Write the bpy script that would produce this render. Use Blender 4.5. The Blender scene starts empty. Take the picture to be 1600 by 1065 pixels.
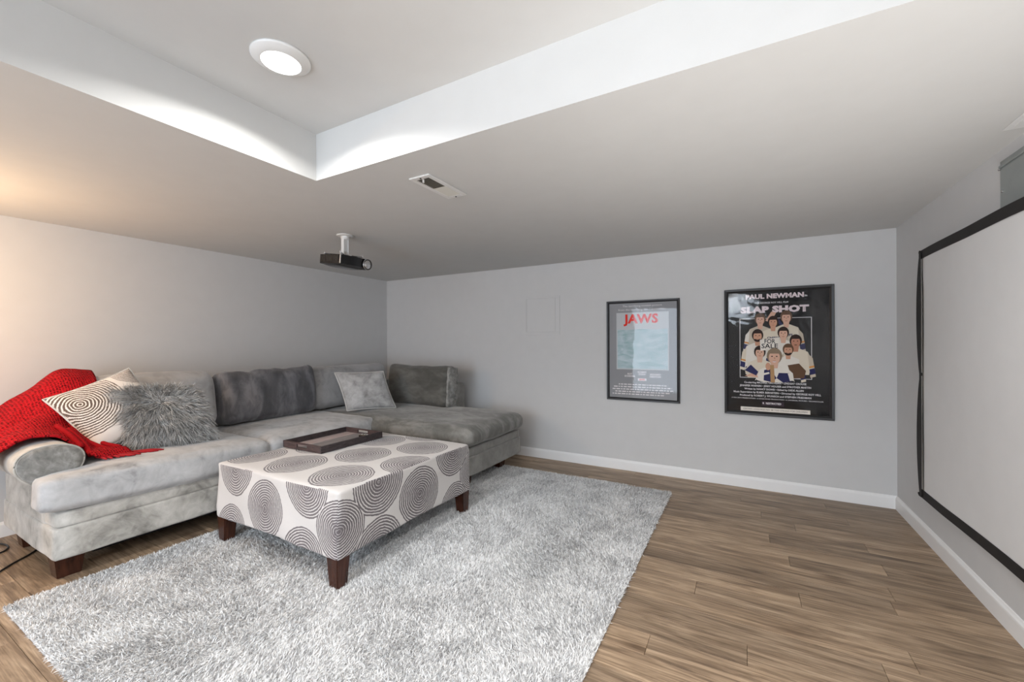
import bpy, bmesh, math, random
import numpy as np
from mathutils import Vector, Matrix, noise
R = math.radians
rng = np.random.default_rng(7)
random.seed(7)
C = bpy.context.scene.collection
scn = bpy.context.scene

# ------------------------------------------------------------------ camera
XL, XR, YB, YF, H, HU = -4.126, 0.988, 4.002, -2.6, 2.05, 2.285   # room box
SX, SY = -1.889, 1.357                                            # inner corner of the soffit
cd = bpy.data.cameras.new('camera'); cam = bpy.data.objects.new('camera', cd); C.objects.link(cam)
cd.sensor_fit = 'HORIZONTAL'; cd.sensor_width = 36.0; cd.lens = 646.322 / 1600 * 36
cd.shift_y = (535.815 - 532.5) / 1600; cd.clip_start = 0.02
cam.matrix_world = (Matrix.Translation((0, 0, 1.22092)) @ Matrix.Rotation(0.507274, 4, 'Z')
                    @ Matrix.Rotation(R(90), 4, 'X') @ Matrix.Rotation(-0.00398217, 4, 'Z'))
scn.camera = cam

# ------------------------------------------------------------------ world, lights, exposure
w = bpy.data.worlds.new('daylight'); scn.world = w; w.use_nodes = True
bg = w.node_tree.nodes['Background']; bg.inputs[0].default_value = (0.72, 0.85, 1.0, 1); bg.inputs[1].default_value = 5.0

def lamp(name, kind, loc, energy, color=(1, 1, 1), rot=(0, 0, 0), **kw):
    d = bpy.data.lights.new(name, kind); d.energy = energy; d.color = color
    for k, v in kw.items(): setattr(d, k, v)
    o = bpy.data.objects.new(name, d); o.location = loc; o.rotation_euler = rot; C.objects.link(o); return o
# recessed disc light of the raised tray, plus three unseen ones added for fill
DL = (-1.495, 0.93)
for (x, y, e) in ((*DL, 14.5), (0.25, 0.2, 29), (-1.495, -1.3, 17.5), (0.1, -1.7, 17.5)):
    lamp('downlight', 'AREA', (x, y, HU - 0.026), e, (1, 0.985, 0.96), shape='DISK', size=0.125, spread=R(154))  # only the one at DL is a real fitting; the other three are added fill
# photographer's bounce flash over the camera
lamp('bounce_flash', 'AREA', (-0.15, 0.1, 1.92), 2.6, (0.92, 0.95, 1.0), (R(84), 0, R(24)), shape='DISK', size=0.32)
# warm table lamp by the left end of the sofa, left of the frame
lamp('table_lamp', 'POINT', (-3.45, 0.15, 1.5), 30, (1, 0.66, 0.37), shadow_soft_size=0.09)
lamp('ceiling_fill', 'SPOT', (0.5, 0.7, 0.3), 88, (1, 0.985, 0.97), (R(157), 0, R(-4)), spot_size=R(108), spot_blend=0.9, shadow_soft_size=0.15)  # unseen spot added to brighten the ceilings; stands for no lamp
lamp('added_door_fill', 'AREA', (-1.5, YF - 0.05, 1.05), 50, (0.80, 0.89, 1.0), (R(90), 0, 0), shape='RECTANGLE', size=1.8, size_y=2.0)  # unseen doorway light added as frontal fill
lamp('added_window_light', 'AREA', (-0.06, YF - 0.05, 1.95), 7, (0.85, 0.92, 1.0), (R(90), 0, 0), shape='RECTANGLE', size=0.55, size_y=0.4)  # unseen window light added for the bright reflection in the right poster
scn.view_settings.view_transform = 'Standard'; scn.view_settings.look = 'None'
scn.view_settings.gamma = 1.0; scn.view_settings.use_curve_mapping = False
scn.view_settings.exposure = 0.1

# ------------------------------------------------------------------ materials
def nt(name):
    m = bpy.data.materials.new(name); m.use_nodes = True
    t = m.node_tree; return m, t, t.nodes['Principled BSDF']
def N(t, kind, **kw):
    n = t.nodes.new(kind)
    for k, v in kw.items():
        if k.startswith('i_'):
            key = k[2:]; key = int(key) if key.isdigit() else key
            n.inputs[key].default_value = v
        else: setattr(n, k, v)
    return n
def math_(t, op, a, b=None, c=None):
    n = t.nodes.new('ShaderNodeMath'); n.operation = op
    for i, v in enumerate((a, b, c)):
        if v is None: continue
        if isinstance(v, (int, float)): n.inputs[i].default_value = v
        else: t.links.new(v, n.inputs[i])
    return n.outputs[0]
def ramp(t, fac, stops):
    r = t.nodes.new('ShaderNodeValToRGB'); e = r.color_ramp.elements
    while len(e) < len(stops): e.new(0.5)
    for s, (p, c) in zip(e, stops): s.position = p; s.color = (*c, 1)
    t.links.new(fac, r.inputs[0]); return r.outputs[0]
def mixc(t, fac, a, b, blend='MIX'):
    n = t.nodes.new('ShaderNodeMix'); n.data_type = 'RGBA'; n.blend_type = blend
    for s, v in ((n.inputs[0], fac), (n.inputs[6], a), (n.inputs[7], b)):
        if isinstance(v, (int, float)): s.default_value = v
        elif isinstance(v, tuple): s.default_value = (*v, 1) if len(v) == 3 else v
        else: t.links.new(v, s)
    return n.outputs[2]
def bump(t, p, height, strength=0.3, dist=0.01):
    b = N(t, 'ShaderNodeBump', i_Strength=strength, i_Distance=dist); t.links.new(height, b.inputs['Height'])
    t.links.new(b.outputs[0], p.inputs['Normal'])
def coords(t, out='Object', scale=(1, 1, 1), loc=(0, 0, 0)):
    c = t.nodes.new('ShaderNodeTexCoord'); m = N(t, 'ShaderNodeMapping'); m.inputs['Scale'].default_value = scale
    m.inputs['Location'].default_value = loc
    t.links.new(c.outputs[out], m.inputs[0]); return m.outputs[0]
def noisetex(t, vec, scale, detail=3, rough=0.5, dist=0.0):
    n = N(t, 'ShaderNodeTexNoise', i_Scale=scale, i_Detail=detail, i_Roughness=rough, i_Distortion=dist)
    t.links.new(vec, n.inputs['Vector']); return n.outputs[0]

def plain(name, col, rough=0.5, metal=0.0, bumps=None, var=0.06, **kw):
    m, t, p = nt(name); v = coords(t)
    n = noisetex(t, v, 9, 4)
    c = ramp(t, n, [(0.3, tuple(x * (1 - var) for x in col)), (0.7, tuple(min(1, x * (1 + var)) for x in col))])
    t.links.new(c, p.inputs['Base Color']); p.inputs['Roughness'].default_value = rough; p.inputs['Metallic'].default_value = metal
    if bumps: bump(t, p, noisetex(t, v, bumps[0], 3), bumps[1], bumps[2])
    for k, x in kw.items(): p.inputs[k].default_value = x
    return m
def flat(name, col, rough=0.45):
    m, t, p = nt(name); p.inputs['Base Color'].default_value = (*col, 1); p.inputs['Roughness'].default_value = rough; p.inputs['Specular IOR Level'].default_value = 0.1; return m

M = {}
M['wall'] = plain('wall_paint', (0.60, 0.60, 0.60), 0.85, bumps=(220, 0.08, 0.002), var=0.012)
M['ceil'] = plain('ceiling_paint', (0.60, 0.60, 0.59), 0.9, bumps=(160, 0.08, 0.002), var=0.012)
M['trim'] = plain('white_trim_paint', (0.82, 0.82, 0.82), 0.4, var=0.01)
M['white_metal'] = plain('white_enamel', (0.72, 0.72, 0.71), 0.45, var=0.02)
M['black_plastic'] = plain('black_gloss_plastic', (0.008, 0.008, 0.009), 0.18, var=0.1)
M['brown_plastic'] = plain('dark_smoked_plastic', (0.035, 0.028, 0.022), 0.35, var=0.2)
M['chrome'] = plain('bright_metal', (0.75, 0.75, 0.76), 0.25, 1.0)
M['grey_metal'] = plain('grey_panel_paint', (0.30, 0.325, 0.32), 0.45, 0.2, bumps=(30, 0.05, 0.003), var=0.06)
M['frame_black'] = plain('black_moulding', (0.012, 0.012, 0.014), 0.4, var=0.1)
M['border'] = plain('black_webbing', (0.012, 0.010, 0.010), 0.75, bumps=(500, 0.3, 0.001), var=0.2)
M['screen'] = plain('white_screen_cloth', (0.74, 0.74, 0.74), 0.9, bumps=(3, 0.15, 0.01), var=0.012)
M['cord'] = plain('black_rubber', (0.012, 0.012, 0.013), 0.45)
M['dark_gap'] = plain('dark_matte', (0.01, 0.01, 0.011), 0.95)
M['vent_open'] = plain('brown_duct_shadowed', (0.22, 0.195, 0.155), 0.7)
M['vent_slat'] = plain('cream_enamel', (0.62, 0.61, 0.56), 0.45, var=0.03)

def velvet(name, lo, mid, hi, scale=3.2, seed=0.0, stretch=(1, 1, 1)):
    m, t, p = nt(name); v = coords(t, scale=stretch, loc=(seed, seed * 0.7, seed * 1.3))
    a = noisetex(t, v, scale, 5, 0.58, 1.2); b = noisetex(t, v, scale * 4.5, 3, 0.6, 0.8)
    mixv = math_(t, 'MULTIPLY_ADD', b, 0.35, math_(t, 'MULTIPLY', a, 0.72))
    c = ramp(t, mixv, [(0.33, lo), (0.5, mid), (0.66, hi)])
    t.links.new(c, p.inputs['Base Color']); p.inputs['Roughness'].default_value = 0.8
    p.inputs['Sheen Weight'].default_value = 0.35; p.inputs['Sheen Roughness'].default_value = 0.4
    p.inputs['Specular IOR Level'].default_value = 0.25
    f = noisetex(t, coords(t), 260, 2); bump(t, p, math_(t, 'MULTIPLY_ADD', b, 2.0, f), 0.18, 0.003)
    return m
M['velvet_base'] = velvet('velvet_base', (0.155, 0.15, 0.135), (0.385, 0.37, 0.34), (0.54, 0.52, 0.485), 3.4)
M['velvet_seat'] = velvet('velvet_seat', (0.19, 0.19, 0.19), (0.40, 0.40, 0.405), (0.52, 0.52, 0.525), 3.0, 3.1)
M['velvet_back'] = velvet('velvet_back', (0.25, 0.25, 0.25), (0.39, 0.39, 0.395), (0.46, 0.46, 0.47), 2.4, 5.7)
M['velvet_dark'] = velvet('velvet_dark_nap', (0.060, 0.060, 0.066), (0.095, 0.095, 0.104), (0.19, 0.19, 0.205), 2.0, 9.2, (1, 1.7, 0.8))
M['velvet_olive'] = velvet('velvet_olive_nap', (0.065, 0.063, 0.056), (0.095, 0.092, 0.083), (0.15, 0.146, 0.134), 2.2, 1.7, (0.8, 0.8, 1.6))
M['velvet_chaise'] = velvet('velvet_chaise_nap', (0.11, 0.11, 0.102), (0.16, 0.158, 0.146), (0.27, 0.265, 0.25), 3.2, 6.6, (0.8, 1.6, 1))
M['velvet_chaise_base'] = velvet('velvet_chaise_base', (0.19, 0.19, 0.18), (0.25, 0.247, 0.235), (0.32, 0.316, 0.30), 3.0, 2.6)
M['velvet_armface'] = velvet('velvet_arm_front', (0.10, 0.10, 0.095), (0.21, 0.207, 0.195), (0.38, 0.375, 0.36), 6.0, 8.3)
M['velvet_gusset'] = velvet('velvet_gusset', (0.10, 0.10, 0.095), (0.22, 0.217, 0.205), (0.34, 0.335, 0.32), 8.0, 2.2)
M['velvet_silver'] = velvet('velvet_silver', (0.15, 0.15, 0.15), (0.33, 0.33, 0.33), (0.45, 0.45, 0.455), 4.5, 4.2)

def wood_floor():
    m, t, p = nt('oak_vinyl_plank')
    info = t.nodes.new('ShaderNodeObjectInfo'); rnd = info.outputs['Random']
    off = N(t, 'ShaderNodeCombineXYZ'); t.links.new(math_(t, 'MULTIPLY', rnd, 37.0), off.inputs[0])
    t.links.new(math_(t, 'MULTIPLY', rnd, 91.0), off.inputs[1])
    def vec(sc):
        c = t.nodes.new('ShaderNodeTexCoord'); a = N(t, 'ShaderNodeVectorMath', operation='ADD')
        t.links.new(c.outputs['Object'], a.inputs[0]); t.links.new(off.outputs[0], a.inputs[1])
        mp = N(t, 'ShaderNodeMapping'); mp.inputs['Scale'].default_value = sc; t.links.new(a.outputs[0], mp.inputs[0]); return mp.outputs[0]
    g1 = noisetex(t, vec((1.1, 10, 1)), 1.6, 6, 0.64, 1.1)          # broad cathedral bands
    g2 = noisetex(t, vec((3, 90, 1)), 1.5, 4, 0.6, 0.3)             # fine grain
    g3 = noisetex(t, vec((1.2, 5, 1)), 1.3, 3, 0.5, 0.4)            # grey / tan drift
    base = ramp(t, g1, [(0.30, (0.11, 0.07, 0.045)), (0.43, (0.26, 0.185, 0.122)), (0.56, (0.41, 0.305, 0.21)), (0.72, (0.56, 0.44, 0.32))])
    c = mixc(t, math_(t, 'MULTIPLY', g3, 0.40), base, (0.30, 0.245, 0.19))
    fine = ramp(t, g2, [(0.35, (0.62, 0.60, 0.58)), (0.6, (1.06, 1.06, 1.06))])
    c = mixc(t, 1.0, c, fine, 'MULTIPLY')
    tone = ramp(t, rnd, [(0.0, (0.82, 0.79, 0.76)), (0.5, (1.03, 0.99, 0.945)), (1.0, (1.24, 1.19, 1.13))])
    c = mixc(t, 1.0, c, tone, 'MULTIPLY')
    kn = N(t, 'ShaderNodeTexVoronoi', i_Scale=1.0); t.links.new(vec((1.7, 5.5, 1)), kn.inputs['Vector'])
    k = ramp(t, kn.outputs['Distance'], [(0.03, (0.35, 0.3, 0.27)), (0.16, (1, 1, 1))])
    c = mixc(t, 0.75, c, k, 'MULTIPLY')
    t.links.new(c, p.inputs['Base Color']); p.inputs['Roughness'].default_value = 0.42
    p.inputs['Specular IOR Level'].default_value = 0.35
    bump(t, p, math_(t, 'ADD', g2, g1), 0.12, 0.002); return m
M['floor'] = wood_floor()
def wood_dark(name, a, b, rough, sc):
    m, t, p = nt(name); v = coords(t, scale=sc)
    g = noisetex(t, v, 6, 5, 0.6, 0.5)
    t.links.new(ramp(t, g, [(0.3, a), (0.7, b)]), p.inputs['Base Color']); p.inputs['Roughness'].default_value = rough
    bump(t, p, g, 0.2, 0.002); return m
M['leg_wood'] = wood_dark('mahogany_leg', (0.022, 0.007, 0.004), (0.075, 0.024, 0.013), 0.25, (6, 6, 1))
M['tray_wood'] = wood_dark('weathered_dark_wood', (0.010, 0.007, 0.008), (0.060, 0.045, 0.047), 0.5, (12, 5, 30))
M['tray_red'] = wood_dark('weathered_red_wood', (0.022, 0.014, 0.013), (0.10, 0.062, 0.06), 0.5, (3, 8, 20))
M['tray_pale'] = wood_dark('bleached_pink_wood', (0.30, 0.23, 0.225), (0.50, 0.42, 0.41), 0.6, (14, 1.5, 5))
M['tray_grey'] = wood_dark('bleached_grey_wood', (0.14, 0.13, 0.132), (0.30, 0.275, 0.27), 0.6, (14, 1.5, 5))

def emission(name, col, s):
    m = bpy.data.materials.new(name); m.use_nodes = True; t = m.node_tree; t.nodes.clear()
    e = N(t, 'ShaderNodeEmission', i_Strength=s); e.inputs[0].default_value = (*col, 1)
    o = t.nodes.new('ShaderNodeOutputMaterial'); t.links.new(e.outputs[0], o.inputs[0]); return m
M['lamp'] = emission('lit_diffuser', (1, 0.99, 0.97), 9)

def rings_material(name, circles, back, ink, nring=9.5, wob=0.05, ell=1.0, cover=-0.95):
    """hand drawn concentric rings printed on cloth; circles = (u, v, radius) in UV metres"""
    m, t, p = nt(name)
    uv = t.nodes.new('ShaderNodeUVMap').outputs[0]
    nz = N(t, 'ShaderNodeTexNoise', i_Scale=5.0, i_Detail=3.0); t.links.new(uv, nz.inputs['Vector'])
    nz2 = N(t, 'ShaderNodeTexNoise', i_Scale=60.0, i_Detail=2.0); t.links.new(uv, nz2.inputs['Vector'])
    best = None
    for (u, v, r) in circles:
        s = N(t, 'ShaderNodeVectorMath', operation='SUBTRACT'); t.links.new(uv, s.inputs[0]); s.inputs[1].default_value = (u, v, 0)
        if ell != 1.0:
            s2 = N(t, 'ShaderNodeVectorMath', operation='MULTIPLY'); t.links.new(s.outputs[0], s2.inputs[0]); s2.inputs[1].default_value = (1, ell, 1); s = s2
        l = N(t, 'ShaderNodeVectorMath', operation='LENGTH'); t.links.new(s.outputs[0], l.inputs[0])
        d = math_(t, 'DIVIDE', l.outputs['Value'], r)
        best = d if best is None else math_(t, 'MINIMUM', best, d)
    d = math_(t, 'ADD', best, math_(t, 'MULTIPLY', math_(t, 'SUBTRACT', nz.outputs[0], 0.5), wob * 2))
    d = math_(t, 'ADD', d, math_(t, 'MULTIPLY', math_(t, 'SUBTRACT', nz2.outputs[0], 0.5), 0.035))
    ph = math_(t, 'MULTIPLY', math_(t, 'POWER', d, 1.0), nring * 2 * math.pi)
    sn = math_(t, 'SINE', ph)
    th = math_(t, 'MULTIPLY_ADD', d, 0.75, cover)                       # lines get thinner outwards
    th = math_(t, 'ADD', th, math_(t, 'MULTIPLY', math_(t, 'SUBTRACT', nz2.outputs[0], 0.5), 0.9))
    line = N(t, 'ShaderNodeMapRange', i_1=-0.25, i_2=0.25); t.links.new(math_(t, 'SUBTRACT', sn, th), line.inputs[0])
    inside = math_(t, 'LESS_THAN', d, 0.985)
    fac = math_(t, 'MULTIPLY', line.outputs[0], inside)
    c = mixc(t, fac, back, ink)
    wv = noisetex(t, coords(t), 420, 2)
    c = mixc(t, 0.25, c, ramp(t, wv, [(0.3, (0.8, 0.8, 0.8)), (0.7, (1.1, 1.1, 1.1))]), 'MULTIPLY')
    t.links.new(c, p.inputs['Base Color']); p.inputs['Roughness'].default_value = 0.8; p.inputs['Specular IOR Level'].default_value = 0.3
    p.inputs['Sheen Weight'].default_value = 0.3
    bump(t, p, wv, 0.15, 0.001); return m

def fibre(name, stops, nscale, rough=0.85, island=0.5):
    m, t, p = nt(name); v = coords(t)
    g = t.nodes.new('ShaderNodeNewGeometry'); n = noisetex(t, v, nscale, 3, 0.55, 0.6)
    f = math_(t, 'MULTIPLY_ADD', g.outputs['Random Per Island'], island, math_(t, 'MULTIPLY', n, 1 - island * 0.5))
    f = math_(t, 'SUBTRACT', f, island * 0.25)
    t.links.new(ramp(t, f, stops), p.inputs['Base Color']); p.inputs['Roughness'].default_value = rough
    p.inputs['Specular IOR Level'].default_value = 0.2; p.inputs['Sheen Weight'].default_value = 0.2; return m
M['pile'] = fibre('shag_pile', [(0.22, (0.36, 0.36, 0.365)), (0.48, (0.74, 0.74, 0.74)), (0.72, (0.93, 0.93, 0.925))], 6.0, 0.85, 0.62)
M['rug_back'] = plain('rug_backing', (0.50, 0.50, 0.51), 0.95)
M['fur'] = fibre('grey_fur', [(0.2, (0.17, 0.17, 0.168)), (0.5, (0.38, 0.38, 0.375)), (0.8, (0.60, 0.60, 0.59))], 12, 0.6, 0.7)
M['fur_base'] = plain('fur_backing', (0.13, 0.13, 0.13), 0.95)
M['piping'] = plain('pale_piping', (0.52, 0.52, 0.50), 0.8)

def knit():
    m, t, p = nt('red_knit'); uv = t.nodes.new('ShaderNodeUVMap').outputs[0]
    vo = N(t, 'ShaderNodeTexVoronoi', i_Scale=78.0, i_Randomness=0.3); t.links.new(uv, vo.inputs['Vector'])
    hole = N(t, 'ShaderNodeMapRange', i_1=0.10, i_2=0.42); t.links.new(vo.outputs['Distance'], hole.inputs[0])
    c = ramp(t, hole.outputs[0], [(0.0, (0.07, 0.001, 0.002)), (0.45, (0.26, 0.003, 0.007)), (1.0, (0.38, 0.005, 0.010))])
    t.links.new(c, p.inputs['Base Color']); p.inputs['Roughness'].default_value = 0.85; p.inputs['Specular IOR Level'].default_value = 0.15
    bump(t, p, hole.outputs[0], 0.9, 0.012); return m
M['knit'] = knit()
M['yarn'] = plain('red_yarn', (0.36, 0.005, 0.010), 0.85, bumps=(150, 0.5, 0.003), var=0.2)

def glass(name, refl_rough, wave, ior=1.5):
    m = bpy.data.materials.new(name); m.use_nodes = True; t = m.node_tree; t.nodes.clear()
    fr = N(t, 'ShaderNodeFresnel', i_IOR=ior); tr = t.nodes.new('ShaderNodeBsdfTransparent'); gl = N(t, 'ShaderNodeBsdfGlossy', i_Roughness=refl_rough)
    if wave:
        nz = noisetex(t, coords(t), wave[0], 2, 0.5, 0.4); b = N(t, 'ShaderNodeBump', i_Strength=wave[1], i_Distance=wave[2]); t.links.new(nz, b.inputs['Height'])
        t.links.new(b.outputs[0], gl.inputs['Normal'])
    mx = t.nodes.new('ShaderNodeMixShader'); t.links.new(fr.outputs[0], mx.inputs[0]); t.links.new(tr.outputs[0], mx.inputs[1]); t.links.new(gl.outputs[0], mx.inputs[2])
    o = t.nodes.new('ShaderNodeOutputMaterial'); t.links.new(mx.outputs[0], o.inputs[0]); return m
M['glass_flat'] = glass('poster_acrylic', 0.02, (5, 0.05, 0.01), 1.42)
M['glass_wavy'] = glass('poster_wavy_acrylic', 0.05, (6, 0.4, 0.008), 1.42)

# ------------------------------------------------------------------ building helpers
BASE = {}
def thing(name, label, cat, loc=(0, 0, 0), group=None):
    o = bpy.data.objects.new(name, None); o.empty_display_size = 0.1; C.objects.link(o)
    o.location = loc; o['label'] = label; o['category'] = cat
    if group: o['group'] = group
    BASE[o.name] = Vector(loc); return o
def base_of(parent): return BASE.get(parent.name, Vector((0, 0, 0))) if parent else Vector((0, 0, 0))
def link(name, me, parent=None, label=None, kind=None):
    o = bpy.data.objects.new(name, me); C.objects.link(o)
    if parent is not None:
        o.parent = parent; BASE[o.name] = base_of(parent)
    if label: o['label'] = label
    if kind: o['kind'] = kind
    return o
def mesh(name, verts, faces, mat, parent=None, smooth=False, uvs=None, label=None, kind=None):
    b = base_of(parent)
    me = bpy.data.meshes.new(name); me.from_pydata([(v[0] - b.x, v[1] - b.y, v[2] - b.z) for v in verts], [], faces)
    if smooth: me.polygons.foreach_set('use_smooth', [True] * len(me.polygons))
    if uvs is not None:
        l = me.uv_layers.new(name='UVMap')
        for p in me.polygons:
            for li in p.loop_indices: l.data[li].uv = uvs[me.loops[li].vertex_index] if not callable(uvs) else uvs(me, p, li)
    me.materials.append(mat); me.update(); return link(name, me, parent, label, kind)
def from_bm(name, bm, mat, parent=None, smooth=False, **kw):
    bm.verts.ensure_lookup_table(); bm.verts.index_update()
    v = [tuple(x.co) for x in bm.verts]; f = [tuple(y.index for y in x.verts) for x in bm.faces]; bm.free()
    return mesh(name, v, f, mat, parent, smooth, **kw)
def add_box(bm, c, s, bev=0.0, seg=2, rot=None):
    r = bmesh.ops.create_cube(bm, size=1.0); vs = r['verts']
    for v in vs: v.co = Vector((v.co.x * s[0], v.co.y * s[1], v.co.z * s[2]))
    if bev:
        es = list({e for v in vs for e in v.link_edges})
        rb = bmesh.ops.bevel(bm, geom=es, offset=bev, segments=seg, profile=0.5, affect='EDGES')
        vs = list({v for f in rb['faces'] for v in f.verts} | {v for v in vs if v.is_valid})
    m = Matrix.Translation(c) @ (rot if rot is not None else Matrix.Identity(4))
    for v in vs: v.co = m @ v.co
    return vs
def box(name, lo, hi, mat, parent=None, bev=0.0, seg=2, **kw):
    bm = bmesh.new(); c = [(a + b) / 2 for a, b in zip(lo, hi)]; s = [b - a for a, b in zip(lo, hi)]
    add_box(bm, c, s, bev, seg); return from_bm(name, bm, mat, parent, bev > 0 and seg > 2, **kw)
def add_lathe(bm, prof, c, n=32, axis='Z'):
    """prof: (radius, height) pairs; revolved about the axis through c"""
    rings = []
    for r, h in prof:
        ring = []
        for i in range(n):
            a = 2 * math.pi * i / n; x, y = r * math.cos(a), r * math.sin(a)
            p = (x, y, h) if axis == 'Z' else ((h, x, y) if axis == 'X' else (x, h, y))
            ring.append(bm.verts.new((p[0] + c[0], p[1] + c[1], p[2] + c[2])))
        rings.append(ring)
    for a, b in zip(rings[:-1], rings[1:]):
        for i in range(n): bm.faces.new((a[i], a[(i + 1) % n], b[(i + 1) % n], b[i]))
    for ring in (rings[0], rings[-1]):
        try: bm.faces.new(ring)
        except ValueError: pass
    bmesh.ops.recalc_face_normals(bm, faces=bm.faces[:])
def add_tube(bm, pts, r, n=8, taper=None):
    pts = [Vector(p) for p in pts]; rings = []
    for i, p in enumerate(pts):
        d = (pts[min(i + 1, len(pts) - 1)] - pts[max(i - 1, 0)]).normalized()
        a = d.cross(Vector((0, 0, 1)));
        if a.length < 1e-3: a = d.cross(Vector((0, 1, 0)))
        a.normalize(); b = d.cross(a); rr = r * (taper[i] if taper else 1)
        rings.append([bm.verts.new(p + a * rr * math.cos(2 * math.pi * k / n) + b * rr * math.sin(2 * math.pi * k / n)) for k in range(n)])
    for a, b in zip(rings[:-1], rings[1:]):
        for i in range(n): bm.faces.new((a[i], a[(i + 1) % n], b[(i + 1) % n], b[i]))
    bm.faces.new(rings[0][::-1]); bm.faces.new(rings[-1])
def catmull(pts, k=8):
    P = [Vector(p) for p in pts]; P = [2 * P[0] - P[1]] + P + [2 * P[-1] - P[-2]]; out = []
    for i in range(1, len(P) - 2):
        for j in range(k):
            t = j / k; a, b, c, d = P[i - 1:i + 3]
            out.append(0.5 * ((2 * b) + (c - a) * t + (2 * a - 5 * b + 4 * c - d) * t * t + (3 * b - a - 3 * c + d) * t ** 3))
    out.append(P[-2]); return out
def fbm(p, s, o=3): return noise.fractal(Vector(p) * s, 1.0, 2.0, o, noise_basis='PERLIN_ORIGINAL')

def soft_box(name, lo, hi, r, mat, parent, n=16, bulge=(0, 0, 0), wr=0.004, ws=6.0, mod=None, mtx=None, label=None, uvs=None):
    """upholstered box: rounded edges, bulging faces, small wrinkles"""
    c = Vector([(a + b) / 2 for a, b in zip(lo, hi)]); h = Vector([(b - a) / 2 for a, b in zip(lo, hi)])
    r = min(r, min(h) * 0.98)
    bm = bmesh.new(); bmesh.ops.create_cube(bm, size=2.0)
    bmesh.ops.subdivide_edges(bm, edges=bm.edges[:], cuts=n, use_grid_fill=True)
    for v in bm.verts:
        p = v.co.copy()
        q = Vector([math.copysign(abs(a) ** 0.75, a) * b for a, b in zip(p, h)]) if n > 8 else Vector([a * b for a, b in zip(p, h)])
        inner = Vector([max(x - r, 0) for x in h]); cl = Vector([max(-i, min(i, x)) for x, i in zip(q, inner)])
        d = q - cl
        out = cl + d.normalized() * r if d.length > 1e-9 else cl
        nrm = d.normalized() if d.length > 1e-9 else Vector((0, 0, 0))
        for k in range(3):
            if bulge[k]:
                a, b = [x for x in range(3) if x != k]
                out[k] += bulge[k] * p[k] * (1 - p[a] ** 2) * (1 - p[b] ** 2)
        wpos = out + c
        out += nrm * wr * fbm(wpos + Vector((h.x * 9, h.y * 5, 0)), ws)
        co = out
        if mod: co = mod(out, p, h)
        v.co = (mtx @ co + c) if mtx is not None else co + c
    return from_bm(name, bm, mat, parent, True, label=label, uvs=uvs)

# ------------------------------------------------------------------ room shell
def structure(name, verts, faces, mat, **kw): return mesh(name, verts, faces, mat, kind='structure', **kw)
def sbox(name, lo, hi, mat, bev=0.0):
    o = box(name, lo, hi, mat, None, bev); o['kind'] = 'structure'; return o
TH = 0.12
floor = sbox('floor', (XL - TH, YF - TH, -0.08), (XR + TH, YB + TH, -0.008), M['dark_gap'])
sbox('wall_back', (XL - TH, YB, -0.08), (XR + TH, YB + TH, HU + 0.1), M['wall'])
sbox('wall_left', (XL - TH, YF - TH, -0.08), (XL, YB, HU + 0.1), M['wall'])
sbox('wall_right', (XR, YF - TH, -0.08), (XR + TH, YB, HU + 0.1), M['wall'])
bm = bmesh.new()                                                       # wall behind the camera; doorway and high window are added to admit light
for lo, hi in (((XL, -0.08), (-2.4, HU + 0.1)), ((-2.4, 2.05), (-0.6, HU + 0.1)), ((-0.6, -0.08), (-0.335, HU + 0.1)), ((-0.335, -0.08), (0.215, 1.75)), ((-0.335, 2.15), (0.215, HU + 0.1)), ((0.215, -0.08), (XR, HU + 0.1))):
    lo, hi = (lo[0], YF - TH, lo[1]), (hi[0], YF, hi[1])
    add_box(bm, [(a + b) / 2 for a, b in zip(lo, hi)], [b - a for a, b in zip(lo, hi)])
o = from_bm('wall_front', bm, M['wall']); o['kind'] = 'structure'
sbox('ceiling', (SX - 0.02, YF - TH, HU), (XR + TH, SY + 0.02, HU + 0.1), M['ceil'])
L = [(XL, YF), (SX, YF), (SX, SY), (XR, SY), (XR, YB), (XL, YB)]
vs = [(x, y, H) for x, y in L] + [(x, y, HU + 0.1) for x, y in L]
fs = [(5, 4, 3, 2, 1, 0), (6, 7, 8, 9, 10, 11)] + [(i, (i + 1) % 6, 6 + (i + 1) % 6, 6 + i) for i in range(6)]
o = structure('soffit', vs, fs, M['ceil'])

def baseboard(name, p0, p1, nrm):
    """profiled skirting: flat face, rounded cap"""
    prof = [(0, 0), (0.014, 0), (0.014, 0.072), (0.0125, 0.080), (0.008, 0.087), (0.005, 0.093), (0, 0.095)]
    vs = [(p[0] + nrm[0] * a, p[1] + nrm[1] * a, b) for p in (p0, p1) for a, b in prof]; n = len(prof)
    fs = [(i, i + 1, n + i + 1, n + i) for i in range(n - 1)]
    o = mesh(name, vs, fs, M['trim']); o['kind'] = 'structure'
    bm = bmesh.new(); bm.from_mesh(o.data); bmesh.ops.recalc_face_normals(bm, faces=bm.faces[:]); bm.to_mesh(o.data); bm.free()
baseboard('baseboard_back', (XL, YB), (XR, YB), (0, -1))
baseboard('baseboard_right', (XR, YB), (XR, YF), (-1, 0))
baseboard('baseboard_left', (XL, YF), (XL, YB), (1, 0))

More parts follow.
